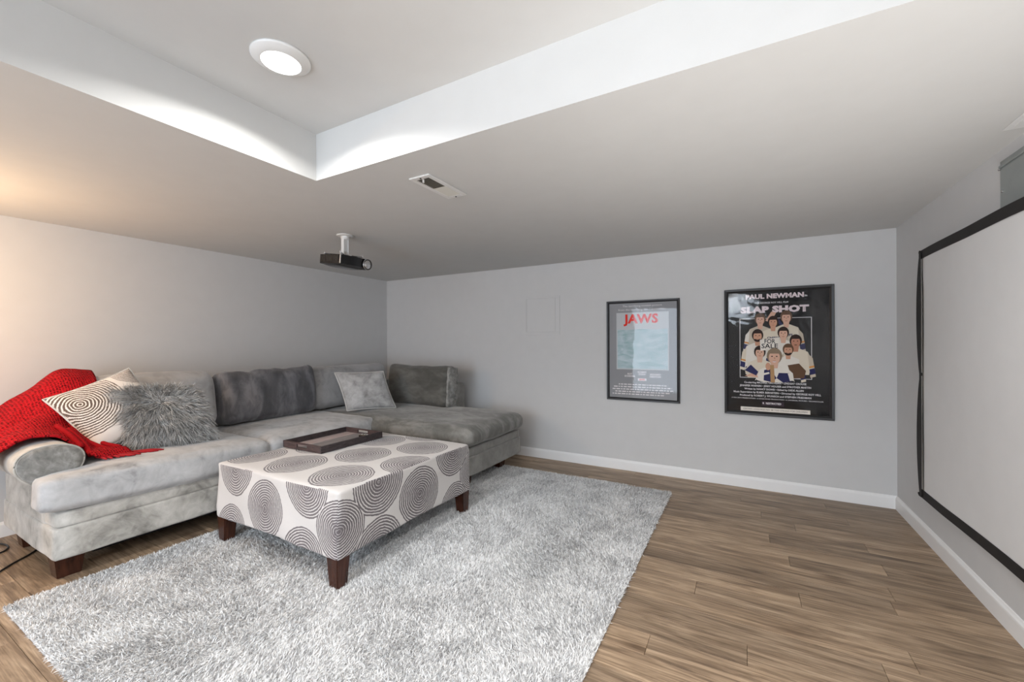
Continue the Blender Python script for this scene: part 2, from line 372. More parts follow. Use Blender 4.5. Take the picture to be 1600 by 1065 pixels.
# planks, each a piece of the floor
PW = 0.13
rows = int(math.ceil((YB + 0.5) / PW)); 
for k in range(rows):
    y1 = YB - k * PW; y0 = y1 - PW
    x = XL - random.uniform(0.05, 1.15)
    while x < XR:
        x2 = x + 1.22; a, b = max(x, XL), min(x2, XR)
        if b - a > 0.03:
            g, d = 0.0005, 0.0006
            vs = [(a + g, y0 + g, -0.009), (b - g, y0 + g, -0.009), (b - g, y1 - g, -0.009), (a + g, y1 - g, -0.009)]
            vs += [(q[0], q[1], -0.0015) for q in vs[:4]]
            e = g + d; vs += [(a + e, y0 + e, 0), (b - e, y0 + e, 0), (b - e, y1 - e, 0), (a + e, y1 - e, 0)]
            fs = [(8, 9, 10, 11)] + [(l + i, l + (i + 1) % 4, l + 4 + (i + 1) % 4, l + 4 + i) for l in (0, 4) for i in range(4)]
            mesh('plank', vs, fs, M['floor'], floor)
        x = x2
mesh('plank_field', [(XL, YF, 0), (XR, YF, 0), (XR, YB - rows * PW, 0), (XL, YB - rows * PW, 0)], [(0, 1, 2, 3)], M['floor'], floor, kind='stuff')

# flush access panel in the back wall
ap = thing('access_panel', 'square wall-painted access panel set flush in the grey wall left of the posters', 'panel', (-1.85, YB, 1.5))
x0, x1, z0, z1 = -2.05, -1.652, 1.305, 1.716
bm = bmesh.new(); fw = 0.048
for lo, hi in (((x0, z0), (x1, z0 + 0.034)), ((x0, z1 - 0.02), (x1, z1)), ((x0, z0 + 0.034), (x0 + 0.012, z1 - 0.02)), ((x1 - fw, z0 + 0.034), (x1, z1 - 0.02))):
    add_box(bm, ((lo[0] + hi[0]) / 2, YB - 0.003, (lo[1] + hi[1]) / 2), (hi[0] - lo[0], 0.006, hi[1] - lo[1]), 0.0015, 1)
from_bm('panel_frame', bm, M['wall'], ap)
box('panel_door', (x0 + 0.0145, YB - 0.0045, z0 + 0.0365), (x1 - fw - 0.0025, YB, z1 - 0.0225), M['wall'], ap, 0.001, 1)

# ------------------------------------------------------------------ ceiling fittings
dl = thing('downlight', 'round white recessed ceiling light glowing in the raised ceiling', 'ceiling light', (DL[0], DL[1], HU))
bm = bmesh.new(); add_lathe(bm, [(0.100, 0.0), (0.100, -0.006), (0.096, -0.009), (0.070, -0.021), (0.0665, -0.021), (0.0665, -0.015), (0.0665, 0.0)], (DL[0], DL[1], HU), 48)
from_bm('trim_ring', bm, M['white_metal'], dl, True)
bm = bmesh.new(); add_lathe(bm, [(0.066, -0.012), (0.066, -0.020), (0.05, -0.0215), (0.0, -0.022)][:3], (DL[0], DL[1], HU), 48)
from_bm('diffuser', bm, M['lamp'], dl, False)

cv = thing('ceiling_vent', 'white ceiling register with half its louvres open, behind the raised ceiling corner', 'vent', (-1.395, 1.725, H))
x0, x1, y0, y1 = -1.46, -1.33, 1.565, 1.885
bm = bmesh.new(); ib = (x0 + 0.026, x1 - 0.026, y0 + 0.03, y1 - 0.03)
for lo, hi in (((x0, y0), (ib[0], y1)), ((ib[1], y0), (x1, y1)), ((ib[0], y0), (ib[1], ib[2])), ((ib[0], ib[3]), (ib[1], y1))):
    add_box(bm, ((lo[0] + hi[0]) / 2, (lo[1] + hi[1]) / 2, H - 0.004), (hi[0] - lo[0], hi[1] - lo[1], 0.008), 0.0025, 1)
from_bm('frame', bm, M['white_metal'], cv)
box('duct', (ib[0], ib[2], H - 0.002), (ib[1], ib[3], H - 0.0005), M['dark_gap'], cv)
ym = ib[2] + 0.135
for k in range(11):
    y = ib[2] + 0.008 + k * 0.0118; bm = bmesh.new()
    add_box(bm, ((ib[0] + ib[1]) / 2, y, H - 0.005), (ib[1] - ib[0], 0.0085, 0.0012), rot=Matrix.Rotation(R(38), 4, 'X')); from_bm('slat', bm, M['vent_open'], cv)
for k in range(9):
    y = ym + 0.006 + k * 0.0138; bm = bmesh.new()
    add_box(bm, ((ib[0] + ib[1]) / 2, y, H - 0.006), (ib[1] - ib[0], 0.0145, 0.0012), rot=Matrix.Rotation(R(-14), 4, 'X')); from_bm('slat', bm, M['vent_slat'], cv)
box('lever', (-1.399, ib[2] + 0.004, H - 0.022), (-1.393, ib[2] + 0.012, H - 0.004), M['white_metal'], cv)
for y in (y0 + 0.015, y1 - 0.013):
    bm = bmesh.new(); add_lathe(bm, [(0.005, 0), (0.005, -0.002), (0.003, -0.003)], (-1.395, y, H - 0.008), 12); from_bm('screw', bm, M['dark_gap'], cv)

cp = thing('ceiling_register', 'flat white ceiling register above the grey metal panel on the right wall', 'vent', (0.94, 2.2, H))
box('plate', (0.897, 2.0, H - 0.004), (0.975, 2.36, H), M['white_metal'], cp, 0.0015, 1)
box('grille', (0.916, 2.03, H - 0.0075), (0.962, 2.33, H - 0.003), M['white_metal'], cp, 0.001, 1)

# projector and its mount
pm = thing('projector_mount', 'white metal ceiling bracket holding the black projector', 'bracket', (-2.655, 2.15, H))
bm = bmesh.new(); add_lathe(bm, [(0.062, 0), (0.062, -0.004), (0.056, -0.008), (0.03, -0.010), (0.03, -0.028), (0.024, -0.034)], (-2.655, 2.15, H), 28)
from_bm('ceiling_plate', bm, M['white_metal'], pm, False)
bm = bmesh.new()
for s in (-1, 1): add_box(bm, (-2.655 + s * 0.0, 2.15 + s * 0.02, 1.958), (0.03, 0.008, 0.135), 0.002, 1)
add_box(bm, (-2.655, 2.15, 1.975), (0.024, 0.034, 0.10), 0.003, 1); from_bm('pole', bm, M['white_metal'], pm)
bm = bmesh.new(); add_box(bm, (-2.655, 2.15, 1.899), (0.07, 0.07, 0.008), 0.002, 1); from_bm('bracket_plate', bm, M['white_metal'], pm)
for (ex, ey) in ((-2.74, 2.035), (-2.57, 2.04), (-2.57, 2.245), (-2.73, 2.24)):
    bm = bmesh.new(); add_tube(bm, [(-2.655, 2.15, 1.902), (ex, ey, 1.902 - (ex + 2.74) * 0.06)], 0.0055, 8); from_bm('arm', bm, M['chrome'], pm)
    bm = bmesh.new(); add_lathe(bm, [(0.007, 0.012), (0.007, 0), (0.004, -0.002), (0.004, -0.018)], (ex, ey, 1.902 - (ex + 2.74) * 0.06), 12); from_bm('bolt', bm, M['chrome'], pm)
pj = thing('projector', 'black video projector hanging from the low ceiling, lens facing the screen', 'projector', (-2.64, 2.14, 1.84))
tilt = Matrix.Translation((-2.635, 2.14, 1.84)) @ Matrix.Rotation(R(6), 4, 'Y') @ Matrix.Translation((2.635, -2.14, -1.84))
def tilted(bm):
    for v in bm.verts: v.co = tilt @ v.co
    return bm
bm = bmesh.new()                                                        # body: flat top, belly curving up to the ends
nx, ny = 14, 14
x0, x1, y0, y1 = -2.755, -2.52, 2.0, 2.285
top = {}; bot = {}
for i in range(nx + 1):
    for j in range(ny + 1):
        u, v = i / nx * 2 - 1, j / ny * 2 - 1
        cr = 0.012 * (abs(u) ** 8 + abs(v) ** 8)
        x = (x0 + x1) / 2 + (x1 - x0) / 2 * u * (1 - 0.03 * v * v) + (0.018 * (1 - v * v) if u > 0.99 else 0); y = (y0 + y1) / 2 + (y1 - y0) / 2 * v * (1 - 0.03 * u * u)
        top[i, j] = bm.verts.new((x, y, 1.878 + 0.006 * (1 - u * u) * (1 - v * v)))
        bot[i, j] = bm.verts.new((x, y, 1.812 - 0.020 * (1 - u ** 4) * (1 - abs(v) ** 4)))
for i in range(nx):
    for j in range(ny):
        bm.faces.new((top[i, j], top[i + 1, j], top[i + 1, j + 1], top[i, j + 1])); bm.faces.new((bot[i, j], bot[i, j + 1], bot[i + 1, j + 1], bot[i + 1, j]))
for i in range(nx):
    for j in (0, ny): bm.faces.new((top[i, j], bot[i, j], bot[i + 1, j], top[i + 1, j]))
for j in range(ny):
    for i in (0, nx): bm.faces.new((top[i, j], bot[i, j], bot[i, j + 1], top[i, j + 1]))
bmesh.ops.recalc_face_normals(bm, faces=bm.faces[:]); bod = from_bm('body', tilted(bm), M['black_plastic'], pj)
for k in range(13):
    bm = bmesh.new(); add_box(bm, (-2.735 + k * 0.0155, 1.9995, 1.848), (0.0095, 0.005, 0.046), 0.001, 1); from_bm('vent_rib', tilted(bm), M['brown_plastic'], bod)
bm = bmesh.new(); add_box(bm, (-2.525, 2.002, 1.845), (0.012, 0.006, 0.062), 0.002, 2); from_bm('corner_trim', tilted(bm), M['chrome'], pj)
bm = bmesh.new(); add_lathe(bm, [(0.042, -0.02), (0.042, 0.028), (0.038, 0.032), (0.030, 0.030), (0.027, 0.016), (0.020, 0.012)], (-2.522, 2.225, 1.838), 32, 'X'); ln = from_bm('lens_barrel', tilted(bm), M['cord'], pj, False)
bm = bmesh.new(); add_lathe(bm, [(0.0422, 0.0275), (0.0430, 0.0290), (0.0422, 0.0305)], (-2.522, 2.225, 1.838), 32, 'X'); from_bm('lens_ring', tilted(bm), M['chrome'], ln, True)
bm = bmesh.new(); add_lathe(bm, [(0.021, 0.012), (0.017, 0.016), (0.010, 0.018), (0.003, 0.019)], (-2.522, 2.225, 1.838), 24, 'X'); from_bm('lens', tilted(bm), plain('lens_glass', (0.03, 0.03, 0.04), 0.08), ln, True)

# ------------------------------------------------------------------ right wall: grey panel and projection screen
gp = thing('breaker_panel', 'grey metal electrical panel partly hidden behind the top of the projection screen', 'panel', (XR, 2.42, 1.75))
box('panel_box', (XR - 0.010, 2.235, 1.45), (XR, 2.59, 1.995), M['grey_metal'], gp, 0.002, 1)
box('panel_door', (XR - 0.0145, 2.25, 1.47), (XR - 0.009, 2.572, 1.957), M['grey_metal'], gp, 0.002, 1)
box('ridge', (XR - 0.0165, 2.236, 1.966), (XR - 0.009, 2.588, 1.976), M['grey_metal'], gp, 0.002, 1)
for z in (1.972, 1.87):
    bm = bmesh.new(); add_lathe(bm, [(0.006, 0), (0.006, -0.006), (0.003, -0.008)], (XR - 0.0125, 2.579 if z > 1.9 else 2.555, z - 0.012), 12, 'X'); from_bm('screw', bm, M['chrome'], gp)

ps = thing('projection_screen', 'white projection screen with black webbing border on the right wall', 'screen', (XR - 0.03, 2.1, 0.27))
sy0, sy1, sz0, sz1 = 0.82, 3.445, 0.268, 1.775
def sx(y, z):   # the cloth stands off the wall, with soft diagonal folds near the corner
    e = min(1, (sy1 - y) / 0.5); 
    return XR - 0.024 - 0.010 * math.sin(2.2 * (sy1 - y) + 1.6 * (sz1 - z)) * e - 0.006 * fbm((y, z, 0.3), 1.4)
g = []; ns, ms = 70, 40
for i in range(ns + 1):
    for j in range(ms + 1):
        y = sy1 - 0.022 - (sy1 - sy0 - 0.044) * i / ns; z = sz0 + 0.022 + (sz1 - sz0 - 0.044) * j / ms
        g.append((sx(y, z), y, z))
fs = [(i * (ms + 1) + j, i * (ms + 1) + j + 1, (i + 1) * (ms + 1) + j + 1, (i + 1) * (ms + 1) + j) for i in range(ns) for j in range(ms)]
so = mesh('fabric', g, fs, M['screen'], ps, True); md = so.modifiers.new('thickness', 'SOLIDIFY'); md.thickness = 0.002
def strip(path, widths, name):
    """webbing band: path of centre points, width across given vector per point"""
    vs = []; 
    for (p, wv) in zip(path, widths): vs += [tuple(Vector(p) - Vector(wv)), tuple(Vector(p) + Vector(wv))]
    fs = [(2 * i, 2 * i + 1, 2 * i + 3, 2 * i + 2) for i in range(len(path) - 1)]
    o = mesh(name, vs, fs, M['border'], ps, False); md = o.modifiers.new('thickness', 'SOLIDIFY'); md.thickness = 0.003; md.offset = 0
for z, s in ((sz1 - 0.025, 1), (sz0 + 0.025, -1)):
    pth, wd = [], []
    for i in range(61):
        y = sy1 - 0.004 - (sy1 - sy0 - 0.008) * i / 60; dz = 0.006 * math.sin(i * 0.35) * (0.4 if s > 0 else 0.1)
        pth.append((sx(y, z) - 0.004, y, z + dz)); wd.append((0, 0, 0.0255))
    strip(pth, wd, 'border')
for yy, s in ((sy1, 1), (sy0, -1)):
    pth, wd = [], []
    for i in range(49):
        f = i / 48; z = sz0 + 0.01 + (sz1 - sz0 - 0.02) * f
        b_ = abs(math.sin(2 * math.pi * (f + 0.01))) ** 0.6                                      # pinched at both corners and half way
        outer, inner = 0.026 * b_ - 0.006, -0.040 - 0.014 * b_
        pth.append((XR - 0.034 - 0.006 * b_, yy + s * (outer + inner) / 2, z)); wd.append((0, (outer - inner) / 2 * (0.55 + 0.45 * b_), 0))
    strip(pth, wd, 'border')
for (y, z) in ((sy1 - 0.004, sz1 - 0.008), (sy1 - 0.012, sz0 + 0.012), (sy1 - 0.014, 1.02)):
    bm = bmesh.new(); add_lathe(bm, [(0.009, 0.022), (0.009, -0.004), (0.012, -0.005), (0.012, -0.009), (0.006, -0.011)], (XR - 0.024, y, z), 14, 'X'); from_bm('hook', bm, M['border'], ps)
bm = bmesh.new(); add_tube(bm, [(XR - 0.03, sy1 - 0.02, sz0 + 0.006), (XR - 0.03, sy1 + 0.012, sz0 + 0.004), (XR - 0.028, sy1 + 0.035, sz0 + 0.012)], 0.006, 8); from_bm('tie', bm, M['border'], ps)

# ------------------------------------------------------------------ framed posters
def text(body, x, z, size, mat, parent, y, width=None, name='lettering', fat=0.0, align='CENTER', squeeze=None):
    cu = bpy.data.curves.new('t', 'FONT'); cu.body = body; cu.size = size; cu.align_x = align; cu.align_y = 'CENTER'; cu.offset = fat; cu.fill_mode = 'FRONT'; cu.resolution_u = 2; cu.space_character = 1.0 + 12 * fat
    o = bpy.data.objects.new('t', cu); C.objects.link(o)
    dg = bpy.context.evaluated_depsgraph_get(); me = bpy.data.meshes.new_from_object(o.evaluated_get(dg)); bpy.data.objects.remove(o)
    xs = [v.co.x for v in me.vertices] or [0, 1]; w0 = max(xs) - min(xs); k = (width / w0) if width else 1.0
    b = base_of(parent)
    for v in me.vertices: v.co = Vector((x + v.co.x * k - b.x, y - b.y, z + v.co.y - b.z))
    me.materials.clear(); me.materials.append(mat); return link(name, me, parent)
def flatpoly(name, pts, y, mat, parent):
    return mesh(name, [(a, y, b) for a, b in pts], [tuple(range(len(pts)))], mat, parent)
def picture_frame(x0, x1, z0, z1, wd, root):
    prof = [(0, 0.0), (0, 0.020), (0.003, 0.023), (wd * 0.55, 0.021), (wd, 0.013), (wd, 0.004)]
    bm = bmesh.new(); rings = []
    for ix, iz in ((0, 0), (1, 0), (1, 1), (0, 1)):
        rings.append([bm.verts.new(((x0 + a) if ix == 0 else (x1 - a), YB - d, (z0 + a) if iz == 0 else (z1 - a))) for a, d in prof])
    for k in range(4):
        a, b = rings[k], rings[(k + 1) % 4]
        for i in range(len(prof) - 1): bm.faces.new((a[i], b[i], b[i + 1], a[i + 1]))
    bmesh.ops.recalc_face_normals(bm, faces=bm.faces[:])
    from_bm('frame', bm, M['frame_black'], root)
WHT = flat('print_white', (0.80, 0.76, 0.77)); PINK = flat('print_pinkish_white', (0.80, 0.68, 0.70)); BLK = flat('print_black', (0.006, 0.005, 0.006)); INK = flat('print_ink', (0.02, 0.02, 0.025))
RED = flat('print_red', (0.75, 0.03, 0.015)); SKY = flat('print_white_paper', (0.55, 0.56, 0.57))
def sea():
    m, t, p = nt('print_pale_sea'); v = coords(t, scale=(3, 1, 7)); n = noisetex(t, v, 2.2, 4, 0.6, 1.4)
    t.links.new(ramp(t, n, [(0.3, (0.27, 0.42, 0.43)), (0.5, (0.42, 0.53, 0.56)), (0.72, (0.60, 0.67, 0.70))]), p.inputs['Base Color']); p.inputs['Roughness'].default_value = 0.5; return m
# left poster: white sheet, red title over a plain pale sea
pa = thing('framed_poster', 'narrower black-framed poster with a red title over a pale sea picture', 'poster', (-0.82, YB, 0.67))
x0, x1, z0, z1 = -1.155, -0.489, 0.671, 1.621
picture_frame(x0, x1, z0, z1, 0.024, pa)
yp = YB - 0.006
def ua(u): return x0 + (x1 - x0) * u
def va(v): return z1 - (z1 - z0) * v
GREYP = flat('print_grey_paper', (0.30, 0.30, 0.31))
mesh('print', [(x0 + .01, yp, z0 + .01), (x1 - .01, yp, z0 + .01), (x1 - .01, yp, z1 - .01), (x0 + .01, yp, z1 - .01)], [(0, 1, 2, 3)], GREYP, pa)
flatpoly('white_field', [(ua(.14), va(.69)), (ua(.86), va(.69)), (ua(.86), va(.12)), (ua(.14), va(.12))], yp - .0005, SKY, pa)
flatpoly('sea_picture', [(ua(.155), va(.68)), (ua(.845), va(.68)), (ua(.845), va(.285)), (ua(.70), va(.292)), (ua(.5), va(.285)), (ua(.3), va(.294)), (ua(.155), va(.287))], yp - .001, sea(), pa)
text('JAWS', ua(.49), va(.188), .115, RED, pa, yp - .0015, .318, 'title', .0042)
text('The terrifying motion picture', ua(.5), va(.055), .026, WHT, pa, yp - .001, .36)
text('from the terrifying No.1 best seller.', ua(.5), va(.092), .026, WHT, pa, yp - .001, .44)
for s, u, v in (('ROY', .33, .735), ('SCHEIDER', .33, .757), ('ROBERT', .50, .715), ('SHAW', .50, .737), ('RICHARD', .68, .735), ('DREYFUSS', .68, .757)): text(s, ua(u), va(v), .022, WHT, pa, yp - .001, None, 'lettering', .0008)
flatpoly('label', [(ua(.44), va(.80)), (ua(.56), va(.80)), (ua(.56), va(.775)), (ua(.44), va(.775))], yp - .001, WHT, pa); text('JAWS', ua(.5), va(.788), .02, RED, pa, yp - .0015, .05, 'lettering', .0006)
for k, (a, b) in enumerate(((.17, .83), (.10, .90), (.08, .92), (.12, .88), (.08, .80))):   # unreadably small credits
    u = a; q = 0
    while u < b:
        wdt = .02 + .035 * ((k * 7 + q * 5) % 4) / 3
        flatpoly('credit_word', [(ua(u), va(.845 + k * .024)), (ua(min(b, u + wdt)), va(.845 + k * .024)), (ua(min(b, u + wdt)), va(.835 + k * .024)), (ua(u), va(.835 + k * .024))], yp - .001, WHT, pa); u += wdt + .012; q += 1
mesh('glass', [(x0 + .008, YB - .0115, z0 + .008), (x1 - .008, YB - .0115, z0 + .008), (x1 - .008, YB - .0115, z1 - .008), (x0 + .008, YB - .0115, z1 - .008)], [(0, 1, 2, 3)], M['glass_flat'], pa)

# right poster: black sheet, team of players
pb = thing('framed_poster', 'wider black poster of a team holding up a FOR SALE sign', 'poster', (0.245, YB, 0.61))
x0, x1, z0, z1 = -0.131, 0.622, 0.613, 1.666
picture_frame(x0, x1, z0, z1, 0.030, pb)
mesh('print', [(x0 + .01, yp, z0 + .01), (x1 - .01, yp, z0 + .01), (x1 - .01, yp, z1 - .01), (x0 + .01, yp, z1 - .01)], [(0, 1, 2, 3)], BLK, pb)
CRM = [flat('print_cream', (0.72, 0.64, 0.52)), flat('print_cream_shade', (0.58, 0.50, 0.40)), flat('print_cream_pale', (0.78, 0.73, 0.66))]
NVY = flat('print_navy', (0.03, 0.03, 0.10)); ORG = flat('print_orange', (0.62, 0.26, 0.06)); SKN = [flat('print_skin', (0.60, 0.33, 0.22)), flat('print_skin_light', (0.68, 0.42, 0.31)), flat('print_skin_ruddy', (0.50, 0.24, 0.16))]
HAIR = [flat('print_dark_hair', (0.035, 0.02, 0.016)), flat('print_brown_hair', (0.13, 0.07, 0.04)), flat('print_fair_hair', (0.26, 0.19, 0.13))]
STICK = flat('print_wood', (0.45, 0.27, 0.13))
layer = [yp - .0006]
def put(name, pts, mat, dy=0.00012):
    layer[0] -= dy; flatpoly(name, [(ua(u), va(v)) for u, v in pts], layer[0], mat, pb)
def ell(u, v, ru, rv, n=18, a0=0, a1=360): return [(u + ru * math.cos(R(a0 + (a1 - a0) * k / (n if a1 - a0 == 360 else n - 1))), v + rv * math.sin(R(a0 + (a1 - a0) * k / (n if a1 - a0 == 360 else n - 1)))) for k in range(n)]
def player(u, v, s, jersey, hair, skin, arms=True, cap=False, beard=False, word=None, low=.25):
    """one anonymous player: jersey with striped sleeves, neck, face, hair; (u, v) is the chin"""
    j = CRM[jersey]
    put('figure', [(u - .11 * s, v + low * s), (u - .135 * s, v + .10 * s), (u - .10 * s, v + .035 * s), (u - .03 * s, v + .012 * s), (u + .03 * s, v + .012 * s), (u + .10 * s, v + .035 * s), (u + .135 * s, v + .10 * s), (u + .11 * s, v + low * s)], j)
    if arms:
        for q in (-1, 1):
            put('figure', [(u + q * .10 * s, v + .045 * s), (u + q * .14 * s, v + .08 * s), (u + q * .165 * s, v + .21 * s), (u + q * .12 * s, v + .22 * s)], CRM[(jersey + 1) % 3])
            put('figure', [(u + q * .155 * s, v + .15 * s), (u + q * .163 * s, v + .19 * s), (u + q * .118 * s, v + .20 * s), (u + q * .112 * s, v + .16 * s)], NVY)
            put('figure', [(u + q * .150 * s, v + .132 * s), (u + q * .154 * s, v + .143 * s), (u + q * .111 * s, v + .151 * s), (u + q * .109 * s, v + .14 * s)], ORG)
    if low > .2: put('figure', [(u - .11 * s, v + .19 * s), (u + .11 * s, v + .19 * s), (u + .11 * s, v + .205 * s), (u - .11 * s, v + .205 * s)], NVY)
    put('figure', [(u - .028 * s, v - .02 * s), (u + .028 * s, v - .02 * s), (u + .02 * s, v + .035 * s), (u - .02 * s, v + .035 * s)], SKN[skin])
    put('figure', ell(u, v - .045 * s, .052 * s, .046 * s), HAIR[hair] if not cap else HAIR[1])
    put('figure', ell(u, v - .035 * s, .038 * s, .040 * s), SKN[skin])
    put('figure', ell(u, v - .058 * s, .044 * s, .026 * s, 12, 180, 360), HAIR[hair])
    if beard: put('figure', ell(u, v - .016 * s, .036 * s, .022 * s, 12, 0, 180), HAIR[0])
    for q in (-1, 1): put('figure', ell(u + q * .016 * s, v - .042 * s, .006 * s, .0035 * s, 8), HAIR[0])
    put('figure', [(u - .005 * s, v - .036 * s), (u + .006 * s, v - .036 * s), (u + .004 * s, v - .024 * s)], SKN[2])
    put('figure', ell(u, v - .014 * s, .013 * s, .0035 * s, 8), SKN[2] if skin != 2 else HAIR[1])
    if word: layer[0] -= .0001; text(word, ua(u), va(v + .09 * s), .024, NVY, pb, layer[0], .085, 'lettering', .0008)
for (a, b, c_, d) in ((.152, .235, .158, .705), (.808, .235, .814, .705), (.152, .235, .814, .239), (.152, .701, .814, .705)):
    put('picture_border', [(a, d), (c_, d), (c_, b), (a, b)], WHT)
put('figure', [(.40, .255), (.455, .185), (.50, .195), (.445, .27)], SKN[1]); put('figure', [(.50, .25), (.52, .24), (.60, .33), (.57, .345)], NVY)
player(.350, .285, 1.0, 1, 1, 1, word='CHIEFS'); player(.590, .275, 1.05, 0, 1, 1, cap=True, word='CHIEFS'); player(.470, .305, .95, 0, 0, 0, word='CHIEFS')
player(.325, .415, 1.05, 2, 0, 0, beard=True); player(.562, .395, 1.0, 2, 0, 1); player(.672, .460, 1.05, 0, 0, 2, low=.2)
player(.605, .520, .95, 2, 1, 0, beard=True, low=.19); player(.345, .545, 1.05, 0, 0, 1, arms=False, low=.15)
put('figure', [(.60, .60), (.70, .585), (.76, .64), (.745, .695), (.64, .70)], HAIR[1])
put('figure', [(.345, .405), (.525, .385), (.53, .475), (.352, .490)], CRM[2]); layer[0] -= .0002
text('FOR', ua(.437), va(.418), .052, INK, pb, layer[0], .075, 'sign_lettering', .0008); text('SALE', ua(.437), va(.455), .052, INK, pb, layer[0], .115, 'sign_lettering', .0008)
player(.480, .590, 1.35, 2, 2, 1, arms=False, low=.085)
put('figure', ell(.480, .572, .017, .006, 12, 0, 180), WHT)
put('figure', [(.315, .72), (.33, .66), (.37, .625), (.60, .625), (.645, .66), (.655, .715), (.57, .735), (.38, .735)], CRM[2])
put('figure', [(.385, .64), (.44, .63), (.50, .70), (.46, .735), (.38, .72)], NVY); put('figure', [(.52, .66), (.62, .66), (.64, .72), (.56, .735), (.50, .70)], NVY)
put('figure', [(.38, .665), (.43, .655), (.435, .668), (.383, .68)], CRM[2]); put('figure', [(.60, .662), (.625, .66), (.64, .715), (.62, .72)], CRM[2])
put('figure', ell(.422, .612, .024, .030), SKN[0]); put('figure', [(.44, .60), (.475, .60), (.485, .735), (.445, .735)], STICK)
put('figure', [(.20, .69), (.30, .655), (.33, .70)], SKN[1]); put('figure', [(.20, .645), (.26, .60), (.33, .655), (.31, .685)], NVY)
yt = yp - .0008
def tb(s, u, v, size, width, fat=0, mat=WHT, name='lettering'): text(s, ua(u), va(v), size, mat, pb, yt, width * (x1 - x0), name, fat)
tb('PAUL NEWMAN', .480, .066, .050, .535, .0028, PINK, 'title'); tb('in', .765, .072, .022, .022, .0006)
tb('* A GEORGE ROY HILL FILM', .46, .116, .020, .30, .0003)
tb('SLAP SHOT', .475, .170, .068, .63, .0045, PINK, 'title')
tb('Co-starring MICHAEL ONTKEAN \u2022 LINDSAY CROUSE', .48, .742, .021, .57, .0006)
tb('JENNIFER WARREN \u2022 JERRY HOUSER and STROTHER MARTIN', .48, .768, .021, .655, .0006)
tb('Written by NANCY DOWD \u2022 Edited by DEDE ALLEN', .47, .793, .020, .545, .0006)
tb('Music Supervision by ELMER BERNSTEIN \u2022 Directed by GEORGE ROY HILL', .49, .819, .021, .80, .0006)
tb('Produced by ROBERT J. WUNSCH and STEPHEN FRIEDMAN', .48, .845, .021, .655, .0006)
tb('A PAN ARTS PRESENTATION \u2022 A KINGS ROAD PRODUCTION \u2022 A UNIVERSAL PICTURE \u2022 TECHNICOLOR', .49, .868, .013, .84, .0002)
put('rating_box', [(.36, .918), (.565, .918), (.565, .884), (.36, .884)], flat('print_dim', (0.05, 0.035, 0.045))); layer[0] -= .0002; text('R  RESTRICTED', ua(.455), va(.900), .020, WHT, pb, layer[0], .17 * (x1 - x0), 'lettering', .0006)
put('notice_strip', [(.160, .965), (.795, .965), (.795, .934), (.160, .934)], CRM[2]); layer[0] -= .0002
text('CERTAIN LANGUAGE MAY BE TOO STRONG FOR CHILDREN', ua(.4775), va(.950), .017, INK, pb, layer[0], .44, 'lettering', 0)
mesh('glass', [(x0 + .008, YB - .0125, z0 + .008), (x1 - .008, YB - .0125, z0 + .008), (x1 - .008, YB - .0125, z1 - .008), (x0 + .008, YB - .0125, z1 - .008)], [(0, 1, 2, 3)], M['glass_wavy'], pb)

# ------------------------------------------------------------------ rug
rx0, rx1, ry0, ry1 = -2.985, -0.505, 0.525, 3.545
rg = thing('shag_rug', 'large pale grey shag rug lying on the wood floor under the ottoman', 'rug', (-1.75, 2.0, 0))
box('backing', (rx0, ry0, 0.0), (rx1, ry1, 0.010), M['rug_back'], rg, 0.003, 1)
def blades(name, roots, dirs, length, width, mat, parent, droop, seg=2, curl=0.0):
    """grass-like tufts: every blade a tapering bent strip"""
    n = len(roots); side = np.cross(dirs, rng.normal(size=(n, 3))); side /= np.linalg.norm(side, axis=1)[:, None] + 1e-9
    b = np.array(base_of(parent)); rows = []
    for k in range(seg + 1):
        f = k / seg
        c = roots + dirs * (length * f)[:, None] + droop * (f * f) * length[:, None]
        if curl: c = c + side * (curl * math.sin(f * 5.0)) * length[:, None]
        wd = width * (1 - 0.85 * f ** 1.5) if k < seg else width * 0.0
        if k < seg: rows += [c - side * (wd / 2)[:, None], c + side * (wd / 2)[:, None]]
        else: rows.append(c)
    nv = 2 * seg + 1
    V = np.stack(rows, 1).reshape(-1, 3) - b
    tri = []
    for k in range(seg - 1): tri += [(2 * k, 2 * k + 1, 2 * k + 3), (2 * k, 2 * k + 3, 2 * k + 2)]
    tri.append((2 * seg - 2, 2 * seg - 1, 2 * seg)); tri = np.array(tri)
    F = (np.arange(n)[:, None, None] * nv + tri[None]).reshape(-1, 3)
    me = bpy.data.meshes.new(name); me.vertices.add(len(V)); me.vertices.foreach_set('co', V.astype(np.float32).ravel())
    me.loops.add(F.size); me.loops.foreach_set('vertex_index', F.astype(np.int32).ravel())
    me.polygons.add(len(F)); me.polygons.foreach_set('loop_start', np.arange(0, F.size, 3, dtype=np.int32))
    me.update(calc_edges=True); me.materials.append(mat)
    return link(name, me, parent, None, 'stuff')
nb = 400000
px, py = rng.uniform(rx0, rx1, nb), rng.uniform(ry0, ry1, nb)
def field(x, y, s, seed):   # smooth pseudo-noise made of sines
    a = np.zeros_like(x); q = np.random.default_rng(seed)
    for _ in range(9):
        k = q.normal(size=2) * s; a += np.sin(k[0] * x + k[1] * y + q.uniform(0, 6.28))
    return a / 3
ang = field(px, py, 3.0, 3) * 1.6 + 0.6; lean = 0.55 + 0.35 * field(px, py, 5.0, 5)
d = np.stack([np.cos(ang) * lean, np.sin(ang) * lean, np.ones(nb)], 1) + rng.normal(size=(nb, 3)) * 0.6
d[:, 2] = np.abs(d[:, 2]) + 0.15
d /= np.linalg.norm(d, axis=1)[:, None]
edge = np.minimum.reduce([px - rx0, rx1 - px, py - ry0, ry1 - py])
ln_ = rng.uniform(0.022, 0.038, nb) * np.clip(0.75 + edge * 8, 0, 1)
